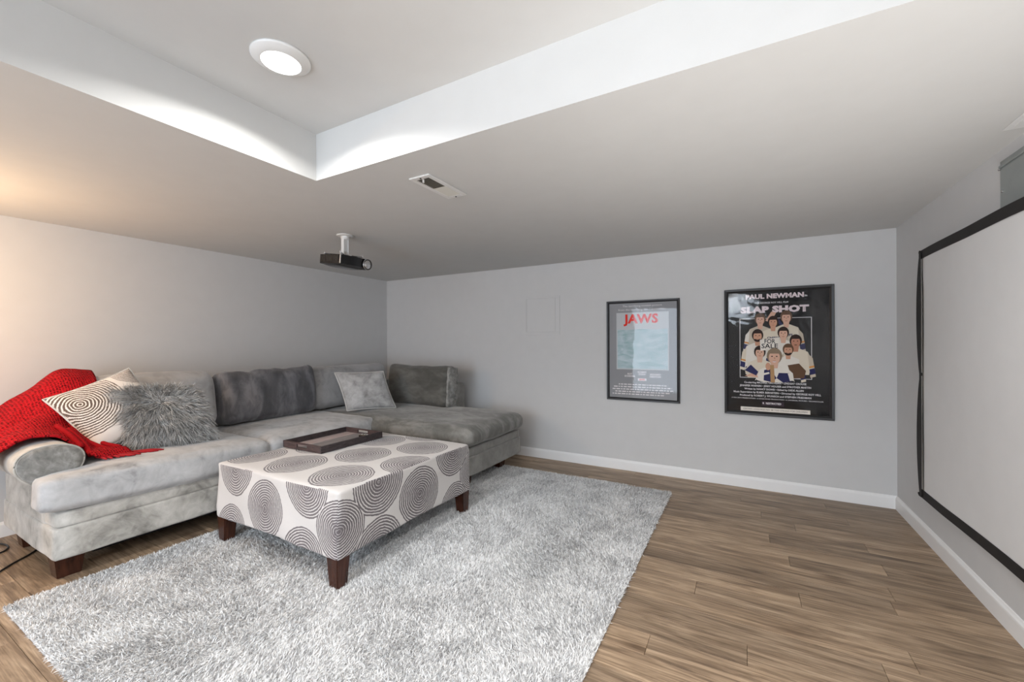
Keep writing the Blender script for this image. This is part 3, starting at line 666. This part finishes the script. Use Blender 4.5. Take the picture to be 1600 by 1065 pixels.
blades('pile', np.stack([px, py, np.full(nb, 0.008)], 1), d, ln_, rng.uniform(0.0028, 0.0052, nb), M['pile'], rg, np.array([0.0, 0.0, -0.30]), 2)

# ------------------------------------------------------------------ sectional sofa
sf = thing('sectional_sofa', 'grey velvet sectional sofa with chaise end in the corner of the room', 'sofa', (-3.3, 2.2, 0))
SB = 0.128
def taper_down(t):   # lower edge runs in
    return None
# bases
soft_box('base', (-3.93, 0.69, SB), (-3.005, 2.80, 0.295), 0.018, M['velvet_base'], sf, 14, wr=0.004, ws=5)
soft_box('base_band', (-3.92, 0.70, 0.285), (-3.015, 2.80, 0.375), 0.022, M['velvet_base'], sf, 14, wr=0.005, ws=5)
soft_box('chaise_base', (-3.93, 2.765, SB), (-1.935, 3.66, 0.295), 0.018, M['velvet_chaise_base'], sf, 14, wr=0.003, ws=5)
soft_box('chaise_band', (-3.92, 2.775, 0.285), (-1.945, 3.65, 0.365), 0.020, M['velvet_chaise_base'], sf, 14, wr=0.003, ws=5)
# back frames
soft_box('back_frame', (-4.02, 0.72, SB + 0.02), (-3.86, 3.82, 0.80), 0.05, M['velvet_base'], sf, 12, wr=0.004)
soft_box('back_frame', (-3.95, 3.62, SB + 0.02), (-2.73, 3.83, 0.785), 0.03, M['velvet_chaise_base'], sf, 12, wr=0.004)
box('dark_underside_fill', (-3.74, 0.90, 0.04), (-3.245, 2.90, SB + 0.01), M['dark_gap'], sf)  # dark block added for the black shadow gap beneath the sofa
box('dark_underside_fill', (-3.74, 2.99, 0.055), (-2.18, 3.40, SB + 0.01), M['dark_gap'], sf)  # same under the chaise: shade put in as a dark block
# rolled arm with its side panel
bm = bmesh.new(); ringpts = []; na, nl = 40, 26
def arm_sec(a):   # cross section in (y, z): flattened roll over an upright side panel
    return (0.715 + 0.126 * math.cos(a), 0.603 + 0.104 * math.sin(a) + 0.008 * math.cos(2 * a))
xs = [-3.140, -3.141, -3.144, -3.150] + [-3.165 - 0.80 * k / (nl - 4) for k in range(nl - 3)]
sc = [0.90, 0.93, 0.955, 0.985] + [1.0] * (nl - 3)
for x, s in zip(xs, sc):
    ring = []
    for k in range(na):
        y, z = arm_sec(2 * math.pi * k / na); y, z = 0.715 + (y - 0.715) * max(s, 0.02), 0.603 + (z - 0.603) * max(s, 0.02)
        wv = 0.007 * fbm((x * 0.6, y * 2, z * 2), 5.0) if s >= 1 else 0
        ring.append(bm.verts.new((x, y + wv * (y - 0.69) * 6, z + wv)))
    ringpts.append(ring)
for a, b in zip(ringpts[:-1], ringpts[1:]):
    for k in range(na): bm.faces.new((a[k], a[(k + 1) % na], b[(k + 1) % na], b[k]))
bm.faces.new(ringpts[0]); bm.faces.new(ringpts[-1]); bmesh.ops.recalc_face_normals(bm, faces=bm.faces[:])
arm = from_bm('arm', bm, M['velvet_base'], sf, True)
bm = bmesh.new(); add_tube(bm, [(-3.149, 0.715 + 0.126 * math.cos(2 * math.pi * k / 48), 0.603 + 0.104 * math.sin(2 * math.pi * k / 48) + 0.008 * math.cos(4 * math.pi * k / 48)) for k in range(49)], 0.0045, 8); from_bm('piping', bm, M['velvet_base'], arm, True)
bm = bmesh.new(); pr = []
for q, (s_, x_) in enumerate(((0.97, -3.146), (0.90, -3.137), (0.75, -3.131), (0.45, -3.127), (0.02, -3.126))):
    pr.append([bm.verts.new((x_, 0.715 + 0.126 * s_ * math.cos(2 * math.pi * k / na), 0.603 + s_ * (0.104 * math.sin(2 * math.pi * k / na) + 0.008 * math.cos(4 * math.pi * k / na)))) for k in range(na)])
for a, b in zip(pr[:-1], pr[1:]):
    for k in range(na): bm.faces.new((a[k], a[(k + 1) % na], b[(k + 1) % na], b[k]))
bm.faces.new(pr[-1]); bmesh.ops.recalc_face_normals(bm, faces=bm.faces[:]); from_bm('front_panel', bm, M['velvet_armface'], arm, True, label='padded arm front with darker brushed nap')
soft_box('arm_panel', (-3.92, 0.695, 0.27), (-3.16, 0.82, 0.60), 0.02, M['velvet_base'], sf, 14, wr=0.006, ws=4)
# seat cushions: the first is raised and plump at its left end
def seat1(o, p, h):
    f = max(0.0, min(1.0, (o.x - 0.235) / 0.06)); f = f * f * (3 - 2 * f)
    if p.y < 0: o.y -= 0.222 * f * (-p.y) ** 2
    o.z += 0.020 * (-p.y); return o
soft_box('seat_cushion', (-3.86, 0.86, 0.358), (-2.985, 1.775, 0.543), 0.046, M['velvet_seat'], sf, 26, (0.012, 0.0, 0.022), 0.008, 4.5, seat1)
soft_box('seat_cushion', (-3.86, 1.765, 0.365), (-2.985, 2.785, 0.535), 0.055, M['velvet_seat'], sf, 20, (0.012, 0, 0.028), 0.008, 4.5)
soft_box('chaise_cushion', (-3.86, 2.70, 0.375), (-1.885, 3.655, 0.535), 0.072, M['velvet_chaise'], sf, 24, (0.012, 0.012, 0.034), 0.010, 4.0)
# loose back cushions (part of the suite)
def lean(axis, ang): return Matrix.Rotation(R(ang), 4, axis)
def sag(o, p, h):
    if p.z > 0: o.z += 0.018 * (abs(p.y) ** 3) - 0.012 * (1 - p.y ** 2)
    return o
soft_box('back_cushion', (-3.90, 0.84, 0.565), (-3.66, 1.755, 1.005), 0.085, M['velvet_back'], sf, 20, (0.028, 0, 0.012), 0.010, 4.0, None, lean('Y', -7))
def folds(o, p, h):   # pulled diagonal creases
    if p.x > 0.2:
        o.x += 0.011 * math.sin(34 * (o.y * 0.85 + o.z * 0.5) + 3 * fbm(o, 3.0)) * (1 - p.y ** 4) * max(0.15, 0.5 + 0.5 * p.z) - 0.006
    if p.z > 0: o.z += 0.012 * p.y - 0.012 * (1 - p.y ** 2) + 0.005 * math.sin(o.y * 40)
    return o
soft_box('back_cushion', (-3.86, 1.775, 0.555), (-3.615, 2.625, 1.005), 0.075, M['velvet_dark'], sf, 30, (0.022, 0, 0.0), 0.010, 5.0, folds, lean('Y', -7), label='back cushion with its nap brushed charcoal dark')
soft_box('back_cushion', (-3.93, 2.62, 0.555), (-3.70, 3.62, 0.985), 0.080, M['velvet_back'], sf, 20, (0.018, 0, 0.0), 0.006, 4.0, None, lean('Y', -6))
def gusset(o, p, h):
    if p.x > 0.9: o.x += 0.008 * math.sin(o.z * 75 + 2 * fbm(o, 6))
    if p.z > 0: o.z += 0.022 * max(0, -p.x - 0.2) - 0.010 * (1 - p.x ** 2)
    return o
soft_box('back_cushion', (-3.50, 3.385, 0.545), (-2.66, 3.575, 0.985), 0.060, M['velvet_olive'], sf, 26, (0.006, 0.040, 0.0), 0.008, 5.0, gusset, lean('X', -5), label='back cushion with its nap brushed dark olive')
soft_box('gusset', (-2.672, 3.402, 0.552), (-2.642, 3.562, 0.972), 0.0148, M['velvet_gusset'], sf, 30, (0.004, 0, 0), 0.006, 9, lambda o, p, h: Vector((o.x + (0.010 * math.sin(o.z * 70 + 14 * o.y + 5 * fbm(o, 8)) if p.x > 0.5 else 0), o.y, o.z)), lean('X', -5), label='pale ruched side strip of the olive back cushion')
# feet
def foot(x, y, top, bot, name='leg', z1=SB + 0.01, parent=sf, z0=0.0, dx=0, dy=0):
    vs = [(x + a * bot + dx, y + b * bot + dy, z0) for a, b in ((-1, -1), (1, -1), (1, 1), (-1, 1))] + [(x + a * top, y + b * top, z1) for a, b in ((-1, -1), (1, -1), (1, 1), (-1, 1))]
    bm = bmesh.new(); V = [bm.verts.new(v) for v in vs]
    for f in ((3, 2, 1, 0), (4, 5, 6, 7), (0, 1, 5, 4), (1, 2, 6, 5), (2, 3, 7, 6), (3, 0, 4, 7)): bm.faces.new([V[i] for i in f])
    bmesh.ops.bevel(bm, geom=bm.edges[:], offset=0.003, segments=2, affect='EDGES'); return from_bm(name, bm, M['leg_wood'], parent)
for (x, y) in ((-3.165, 0.775), (-3.83, 0.79), (-3.83, 3.55), (-2.10, 3.48), (-2.10, 2.90), (-3.12, 2.62)): foot(x, y, 0.062, 0.046, z0=0.011 if x > -2.9 or y > 2.5 and x > -3.2 else 0.0)

# ------------------------------------------------------------------ ottoman
OX0, OX1, OY0, OY1, OZ0, OZ1 = -2.835, -1.725, 1.345, 2.465, 0.162, 0.495
ot = thing('ottoman', 'square cocktail ottoman covered in cream cloth printed with dark concentric rings, on the shag rug', 'ottoman', ((OX0 + OX1) / 2, (OY0 + OY1) / 2, 0.012))
circ = [(-2.63, .490, .178), (-2.325, .305, .174), (-1.965, .492, .182), (-2.655, .118, .160), (-1.985, .112, .180), (-1.722, .305, .168)]
circ += [(1.355 + 10, .300, .168), (1.615 + 10, .470, .192), (1.935 + 10, .300, .186), (1.60 + 10, .112, .188), (2.275 + 10, .492, .190), (2.285 + 10, .105, .178), (2.50 + 10, .300, .165)]
for (u, v) in ((-2.75, 1.55), (-2.345, 1.545), (-2.545, 1.87), (-2.14, 1.87), (-1.925, 1.535), (-1.935, 2.20), (-2.335, 2.215), (-2.74, 2.21), (-2.14, 2.50), (-1.745, 1.875), (-2.55, 2.52)): circ.append((u, v + 20, .186))
circ = [(a, b, r * 0.955) for a, b, r in circ]
M['rings'] = rings_material('ring_print_cloth', circ, (0.58, 0.555, 0.54), (0.125, 0.108, 0.115), 12, 0.085)
ob_ = Vector(((OX0 + OX1) / 2, (OY0 + OY1) / 2, 0.012))
def ott_uv(me, p, li):
    co = me.vertices[me.loops[li].vertex_index].co + ob_; n = p.normal
    if n.z > 0.62: return (co.x, co.y + 20)
    if abs(n.x) > abs(n.y): return (co.y + 10, co.z) if n.x > 0 else (co.y + 10.7, co.z)
    return (co.x, co.z)
def ott_shape(o, p, h):
    f = (1 - p.z) / 2                                  # skirt flares a little, top edge tucked
    k = 1 + 0.012 * f - 0.006 * (1 - f); o.x *= k; o.y *= k
    if p.z < 0: o.z += 0.010 * (1 - max(abs(p.x), abs(p.y)) ** 6) * 0 + 0.012 * (1 - abs(p.x) * abs(p.y))
    o.x += 0.003 * math.sin(p.z * 3 + p.y * 7); o.y += 0.003 * math.sin(p.z * 4 + p.x * 6); return o
soft_box('upholstered_body', (OX0, OY0, OZ0 - 0.004), (OX1, OY1, OZ1), 0.015, M['rings'], ot, 34, (0.0, 0.0, 0.012), 0.003, 7, ott_shape, uvs=ott_uv)
box('dark_underside_fill', (OX0 + 0.03, OY0 + 0.03, 0.156), (OX1 - 0.03, OY1 - 0.03, 0.175), M['dark_gap'], ot)
for sx_ in (-1, 1):
    for sy_ in (-1, 1):
        cx, cy = (OX0 + OX1) / 2 + sx_ * 0.512, (OY0 + OY1) / 2 + sy_ * 0.520
        foot(cx, cy, 0.041, 0.030, 'leg', 0.185, ot, 0.012, -sx_ * -0.004, -sy_ * -0.004)

# tray on the ottoman
ZT = 0.509
ty0, ty1, tx0, tx1 = 1.735, 2.265, -2.785, -2.385
tr = thing('serving_tray', 'dark weathered wooden serving tray with handle slots lying on the ottoman', 'tray', (-2.585, 2.0, ZT))
TR_ROT = Matrix.Translation((-2.585, 2.0, 0)) @ Matrix.Rotation(R(0.8), 4, 'Z') @ Matrix.Translation((2.585, -2.0, 0))
def trbox(name, lo, hi, mat, bev=0.0015, parent=tr):
    bm = bmesh.new(); add_box(bm, [(a + b) / 2 for a, b in zip(lo, hi)], [b - a for a, b in zip(lo, hi)], bev, 1)
    for v in bm.verts: v.co = TR_ROT @ v.co
    return from_bm(name, bm, mat, parent)
nsl = 6
for k in range(nsl):
    a = tx0 + 0.012 + (tx1 - tx0 - 0.024) * k / nsl; b = tx0 + 0.012 + (tx1 - tx0 - 0.024) * (k + 1) / nsl
    trbox('slat', (a + .0008, ty0 + 0.01, ZT), (b - .0008, ty1 - 0.01, ZT + 0.009 + 0.0006 * (k % 2)), M['tray_pale'] if k in (0, 1, 4, 5) else M['tray_grey'])
for xx in (tx0, tx1 - 0.013): trbox('side_board', (xx, ty0, ZT), (xx + 0.013, ty1, ZT + 0.046), M['tray_wood'])
for yy in (ty0, ty1 - 0.013):
    bm = bmesh.new(); xm = (tx0 + tx1) / 2; hw = 0.055
    for lo, hi in (((tx0 + 0.013, ZT), (xm - hw, ZT + 0.046)), ((xm + hw, ZT), (tx1 - 0.013, ZT + 0.046)), ((xm - hw, ZT), (xm + hw, ZT + 0.015)), ((xm - hw, ZT + 0.036), (xm + hw, ZT + 0.046))):
        add_box(bm, ((lo[0] + hi[0]) / 2, yy + 0.0065, (lo[1] + hi[1]) / 2), (hi[0] - lo[0], 0.013, hi[1] - lo[1]), 0.001, 1)
    for v in bm.verts: v.co = TR_ROT @ v.co
    from_bm('end_board', bm, M['tray_red'], tr, label='end board with a handle slot')
rc = thing('dark_tray_item', 'small dark stand-in for the shadow at the far end of the wooden tray', 'item', (-2.47, 2.19, ZT + 0.0095))
bm = bmesh.new(); add_box(bm, (-2.475, 2.185, ZT + 0.0195), (0.10, 0.042, 0.019), 0.004, 2, Matrix.Rotation(R(10), 4, 'Z')); from_bm('body', bm, M['black_plastic'], rc)  # dark item added where the far end of the tray is in shadow
bm = bmesh.new()
for i in range(4): add_box(bm, (-2.508 + i * 0.022, 2.179 + i * 0.0039, ZT + 0.0295), (0.012, 0.012, 0.002), 0, 1, Matrix.Rotation(R(10), 4, 'Z'))
from_bm('pale_squares', bm, M['vent_slat'], rc)
cdq = thing('card', 'small white card lying in the tray in front of the dark item', 'card', (-2.45, 2.09, ZT + 0.0095))
bm = bmesh.new(); add_box(bm, (-2.455, 2.085, ZT + 0.0108), (0.075, 0.045, 0.0022), 0.0005, 1, Matrix.Rotation(R(24), 4, 'Z')); from_bm('card_sheet', bm, M['trim'], cdq)

# ------------------------------------------------------------------ throw pillows
def pillow(root, center, u, v, thick, mat, n=34, pinch=0.07, pipe=None, uvname=True, wr=0.006):
    """square knife-edge pillow spanned by half-vectors u and v"""
    c, u, v = Vector(center), Vector(u), Vector(v); nr = u.cross(v).normalized()
    vs, fs, uvs = [], [], []; idx = {}
    for side in (1, -1):
        for i in range(n + 1):
            for j in range(n + 1):
                a, b = i / n * 2 - 1, j / n * 2 - 1
                if side < 0 and (i in (0, n) or j in (0, n)): idx[side, i, j] = idx[1, i, j]; continue
                t = thick * (max(0, (1 - a * a)) * max(0, (1 - b * b))) ** 0.42
                pa_, pb_ = a * (1 - pinch * (1 - b * b)), b * (1 - pinch * (1 - a * a))
                p = c + u * pa_ + v * pb_ + nr * (side * t)
                p += nr * (side * wr * fbm(p * 1.0 + Vector((side, 0, 0)), 7) * (1 if t > 0 else 0))
                idx[side, i, j] = len(vs); vs.append(tuple(p)); uvs.append((a, b))
    for side in (1, -1):
        for i in range(n):
            for j in range(n):
                q = (idx[side, i, j], idx[side, i + 1, j], idx[side, i + 1, j + 1], idx[side, i, j + 1]); fs.append(q if side > 0 else q[::-1])
    o = mesh('cover', vs, fs, mat, root, True, uvs=uvs)
    if pipe:
        pts = [vs[idx[1, i, 0]] for i in range(n + 1)] + [vs[idx[1, n, j]] for j in range(1, n + 1)] + [vs[idx[1, n - i, n]] for i in range(1, n + 1)] + [vs[idx[1, 0, n - j]] for j in range(1, n + 1)]
        bm = bmesh.new(); add_tube(bm, pts, 0.005, 8); from_bm('piping', bm, pipe, root, True)
    return o, nr
M['rings_pillow'] = rings_material('ring_print_pillow', [(-0.62, 0.42, 1.05), (1.05, 1.05, 0.66), (0.45, -1.1, 0.78), (-1.25, -1.1, 0.4)], (0.72, 0.67, 0.62), (0.10, 0.07, 0.055), 15, 0.035, 1.0, -0.45)
p1 = thing('throw_pillow', 'cream throw pillow with brown ring print tilted against the red throw', 'pillow', (-3.5, 1.06, 0.56))
pu, pv = Vector((-0.02, 0.200, 0.080)), Vector((-0.105, -0.085, 0.165))
pc = Vector((-3.60, 0.774, 0.909)) + pu - pv + Vector((0.055, 0, -0.005))
pillow(p1, pc, pu, pv, 0.075, M['rings_pillow'], pipe=M['piping'])

p3 = thing('throw_pillow', 'small silver velvet pillow with piped edge at the corner of the sofa', 'pillow', (-3.25, 2.92, 0.56))
b0, b1 = Vector((-3.345, 2.745, 0.565)), Vector((-3.065, 3.115, 0.565))
u3 = (b1 - b0) / 2; back = Vector((-0.8, 0.6, 0)); v3 = (Vector((0, 0, 1)) * math.cos(R(20)) + back * math.sin(R(20))) * 0.195 - u3.normalized() * 0.055
pillow(p3, (b0 + b1) / 2 + v3 + Vector((-0.01, -0.012, 0.004)), u3, v3, 0.075, M['velvet_silver'], pinch=0.05, pipe=M['piping'])

p2 = thing('fur_pillow', 'shaggy grey fur pillow leaning in front of the ring-print pillow', 'pillow', (-3.33, 1.27, 0.56))
fc, fu, fv = Vector((-3.365, 1.275, 0.755)), Vector((0.045, 0.215, -0.012)), Vector((-0.085, -0.028, 0.172))
fo, fn = pillow(p2, fc, fu, fv, 0.075, M['fur_base'], 20, 0.04)
nf = 15000
a, b = rng.uniform(-1, 1, nf), rng.uniform(-1, 1, nf)
t = 0.075 * (np.maximum(0, 1 - a * a) * np.maximum(0, 1 - b * b)) ** 0.42
U, V_, NN = np.array(fu), np.array(fv), np.array(fn)
sgn = np.where(rng.uniform(size=nf) < 0.8, 1.0, -1.0)
roots = np.array(fc) + a[:, None] * U + b[:, None] * V_ + (sgn * t)[:, None] * NN
ra, rb = a - 0.05, b - 0.35                                             # hair parts from a whorl above the centre
rl = np.sqrt(ra ** 2 + rb ** 2) + 0.05
d = (ra / rl)[:, None] * U / 0.21 + (rb / rl)[:, None] * V_ / 0.19
clump = np.stack([field(a * 3, b * 3, 5, 11), field(a * 3, b * 3, 5, 12), field(a * 3, b * 3, 5, 13)], 1) * 0.42
d = d * 0.9 + sgn[:, None] * NN * np.clip(0.75 - 0.35 * rl, 0.25, 1)[:, None] + clump + rng.normal(size=(nf, 3)) * 0.16
d /= np.linalg.norm(d, axis=1)[:, None]
blades('fur', roots, d, rng.uniform(0.045, 0.085, nf) * np.clip(0.55 + 0.5 * rl, 0.5, 1), rng.uniform(0.0022, 0.0042, nf), M['fur'], p2, np.array([0.0, 0.0, -0.30]), 4, 0.05)

# ------------------------------------------------------------------ red knitted throw
th = thing('knitted_throw', 'red knitted throw blanket with fringe draped over the left sofa arm', 'blanket', (-3.5, 0.85, 0.56))
def surf(ctrl, k, name, off, seed, holes=True):
    rows_ = [catmull(r, k) for r in ctrl]; cols = list(zip(*rows_)); grid = [catmull(c_, k) for c_ in cols]      # grid[col][row]
    nc, nr_ = len(grid), len(grid[0]); vs, uvs = [], []
    for i in range(nc):
        for j in range(nr_):
            p = grid[i][j]; q = Vector((p.x, p.y, p.z))
            q += Vector((0.5, -0.25, 0.8)) * (0.010 * math.sin(55 * (p.x * 0.8 + p.z * 0.55) + 4 * fbm(p, 3)) * max(0, min(1, (0.86 - p.z) * 6)) + 0.008 * fbm(p, 9))
            vs.append(tuple(q + Vector(off))); uvs.append((p.y * 1.1 + seed, p.x * 0.6 - p.z * 0.9))
    fs = [(i * nr_ + j, (i + 1) * nr_ + j, (i + 1) * nr_ + j + 1, i * nr_ + j + 1) for i in range(nc - 1) for j in range(nr_ - 1)]
    o = mesh(name, vs, fs, M['knit'], th, True, uvs=uvs); md = o.modifiers.new('thickness', 'SOLIDIFY'); md.thickness = 0.012; md.offset = 0; return o, vs
sheet = [[[-4.04, 0.53, 0.58], [-4.05, 0.66, 0.66], [-4.05, 0.80, 0.75], [-4.05, 0.90, 0.82], [-4.05, 0.98, 0.82], [-4.05, 1.066, 0.80]],
 [[-3.97, 0.544, 0.662], [-3.97, 0.688, 0.836], [-3.95, 0.80, 0.924], [-3.92, 0.905, 1.034], [-3.92, 0.985, 1.042], [-3.92, 1.070, 1.030]],
 [[-3.8, 0.523, 0.648], [-3.8, 0.66, 0.79], [-3.78, 0.755, 0.885], [-3.74, 0.857, 0.985], [-3.70, 0.942, 1.000], [-3.70, 1.046, 0.985]],
 [[-3.66, 0.504, 0.635], [-3.66, 0.636, 0.748], [-3.64, 0.727, 0.789], [-3.60, 0.825, 0.842], [-3.58, 0.92, 0.859], [-3.56, 1.006, 0.867]],
 [[-3.5, 0.482, 0.621], [-3.5, 0.608, 0.724], [-3.48, 0.683, 0.764], [-3.48, 0.78, 0.768], [-3.5, 0.875, 0.727], [-3.5, 0.958, 0.685]],
 [[-3.36, 0.49, 0.614], [-3.36, 0.59, 0.712], [-3.34, 0.645, 0.737], [-3.34, 0.713, 0.744], [-3.34, 0.797, 0.722], [-3.34, 0.882, 0.654]],
 [[-3.28, 0.50, 0.605], [-3.28, 0.582, 0.690], [-3.27, 0.622, 0.724], [-3.27, 0.689, 0.732], [-3.26, 0.766, 0.715], [-3.26, 0.862, 0.640]]]
ko, kv = surf(sheet, 8, 'knit_body', (0.006, -0.002, 0.004), 0)
tail = [[[-3.5, 0.865, 0.752], [-3.5, 0.944, 0.697], [-3.45, 0.993, 0.640]], [[-3.38, 0.862, 0.697], [-3.38, 0.925, 0.642], [-3.36, 1.00, 0.612]],
 [[-3.29, 0.870, 0.642], [-3.27, 0.925, 0.608], [-3.28, 1.04, 0.600]], [[-3.20, 0.868, 0.600], [-3.17, 0.925, 0.582], [-3.19, 1.06, 0.576]]]
ko, kv2 = surf(tail, 8, 'knit_tail', (0.006, 0.0, 0.006), 3)
for k in range(11):
    f = k / 10; a_ = Vector((-3.20, 0.90, 0.585)).lerp(Vector((-3.23, 1.07, 0.575)), f)
    e = a_ + Vector((0.045 + 0.03 * random.random(), 0.02 + 0.10 * f + 0.02 * random.random(), -0.012))
    bm = bmesh.new(); mid_ = a_.lerp(e, 0.5) + Vector((0, 0.006 * random.uniform(-1, 1), 0.004)); add_tube(bm, catmull([a_, mid_, e], 4), 0.006, 6, [1, 1, .9, .9, .9, 1, 1, 1, .5][:9]); from_bm('tassel', bm, M['yarn'], th, True)
bm = bmesh.new()
for (p0, p1_, p2_) in (((-3.40, 0.84, 0.735), (-3.30, 0.875, 0.66), (-3.21, 0.885, 0.60)), ((-3.36, 0.90, 0.66), (-3.30, 0.95, 0.62), (-3.22, 1.0, 0.59)), ((-3.44, 0.93, 0.70), (-3.34, 0.97, 0.635), (-3.27, 1.03, 0.605)), ((-3.42, 0.80, 0.76), (-3.33, 0.83, 0.71), (-3.25, 0.86, 0.645))):
    add_tube(bm, catmull([p0, p1_, p2_], 8), 0.014, 8)
from_bm('cable_ridges', bm, M['knit'], th, True)

# ------------------------------------------------------------------ cord on the floor
pc_ = thing('power_cord', 'black power cord lying on the wood floor by the sofa leg', 'cable', (-3.6, 0.66, 0))
bm = bmesh.new(); add_tube(bm, catmull([(-3.30, 0.50, 0.006), (-3.42, 0.56, 0.006), (-3.49, 0.605, 0.006), (-3.555, 0.662, 0.006), (-3.62, 0.735, 0.006), (-3.70, 0.80, 0.006), (-3.78, 0.86, 0.006)], 8), 0.005, 8); from_bm('cord', bm, M['cord'], pc_, True)
bm = bmesh.new(); add_tube(bm, catmull([(-3.98, 0.55, 0.006), (-3.86, 0.60, 0.006), (-3.80, 0.655, 0.006), (-3.86, 0.70, 0.006), (-3.97, 0.69, 0.006), (-4.05, 0.62, 0.006)], 8), 0.005, 8); from_bm('cord', bm, M['cord'], pc_, True)
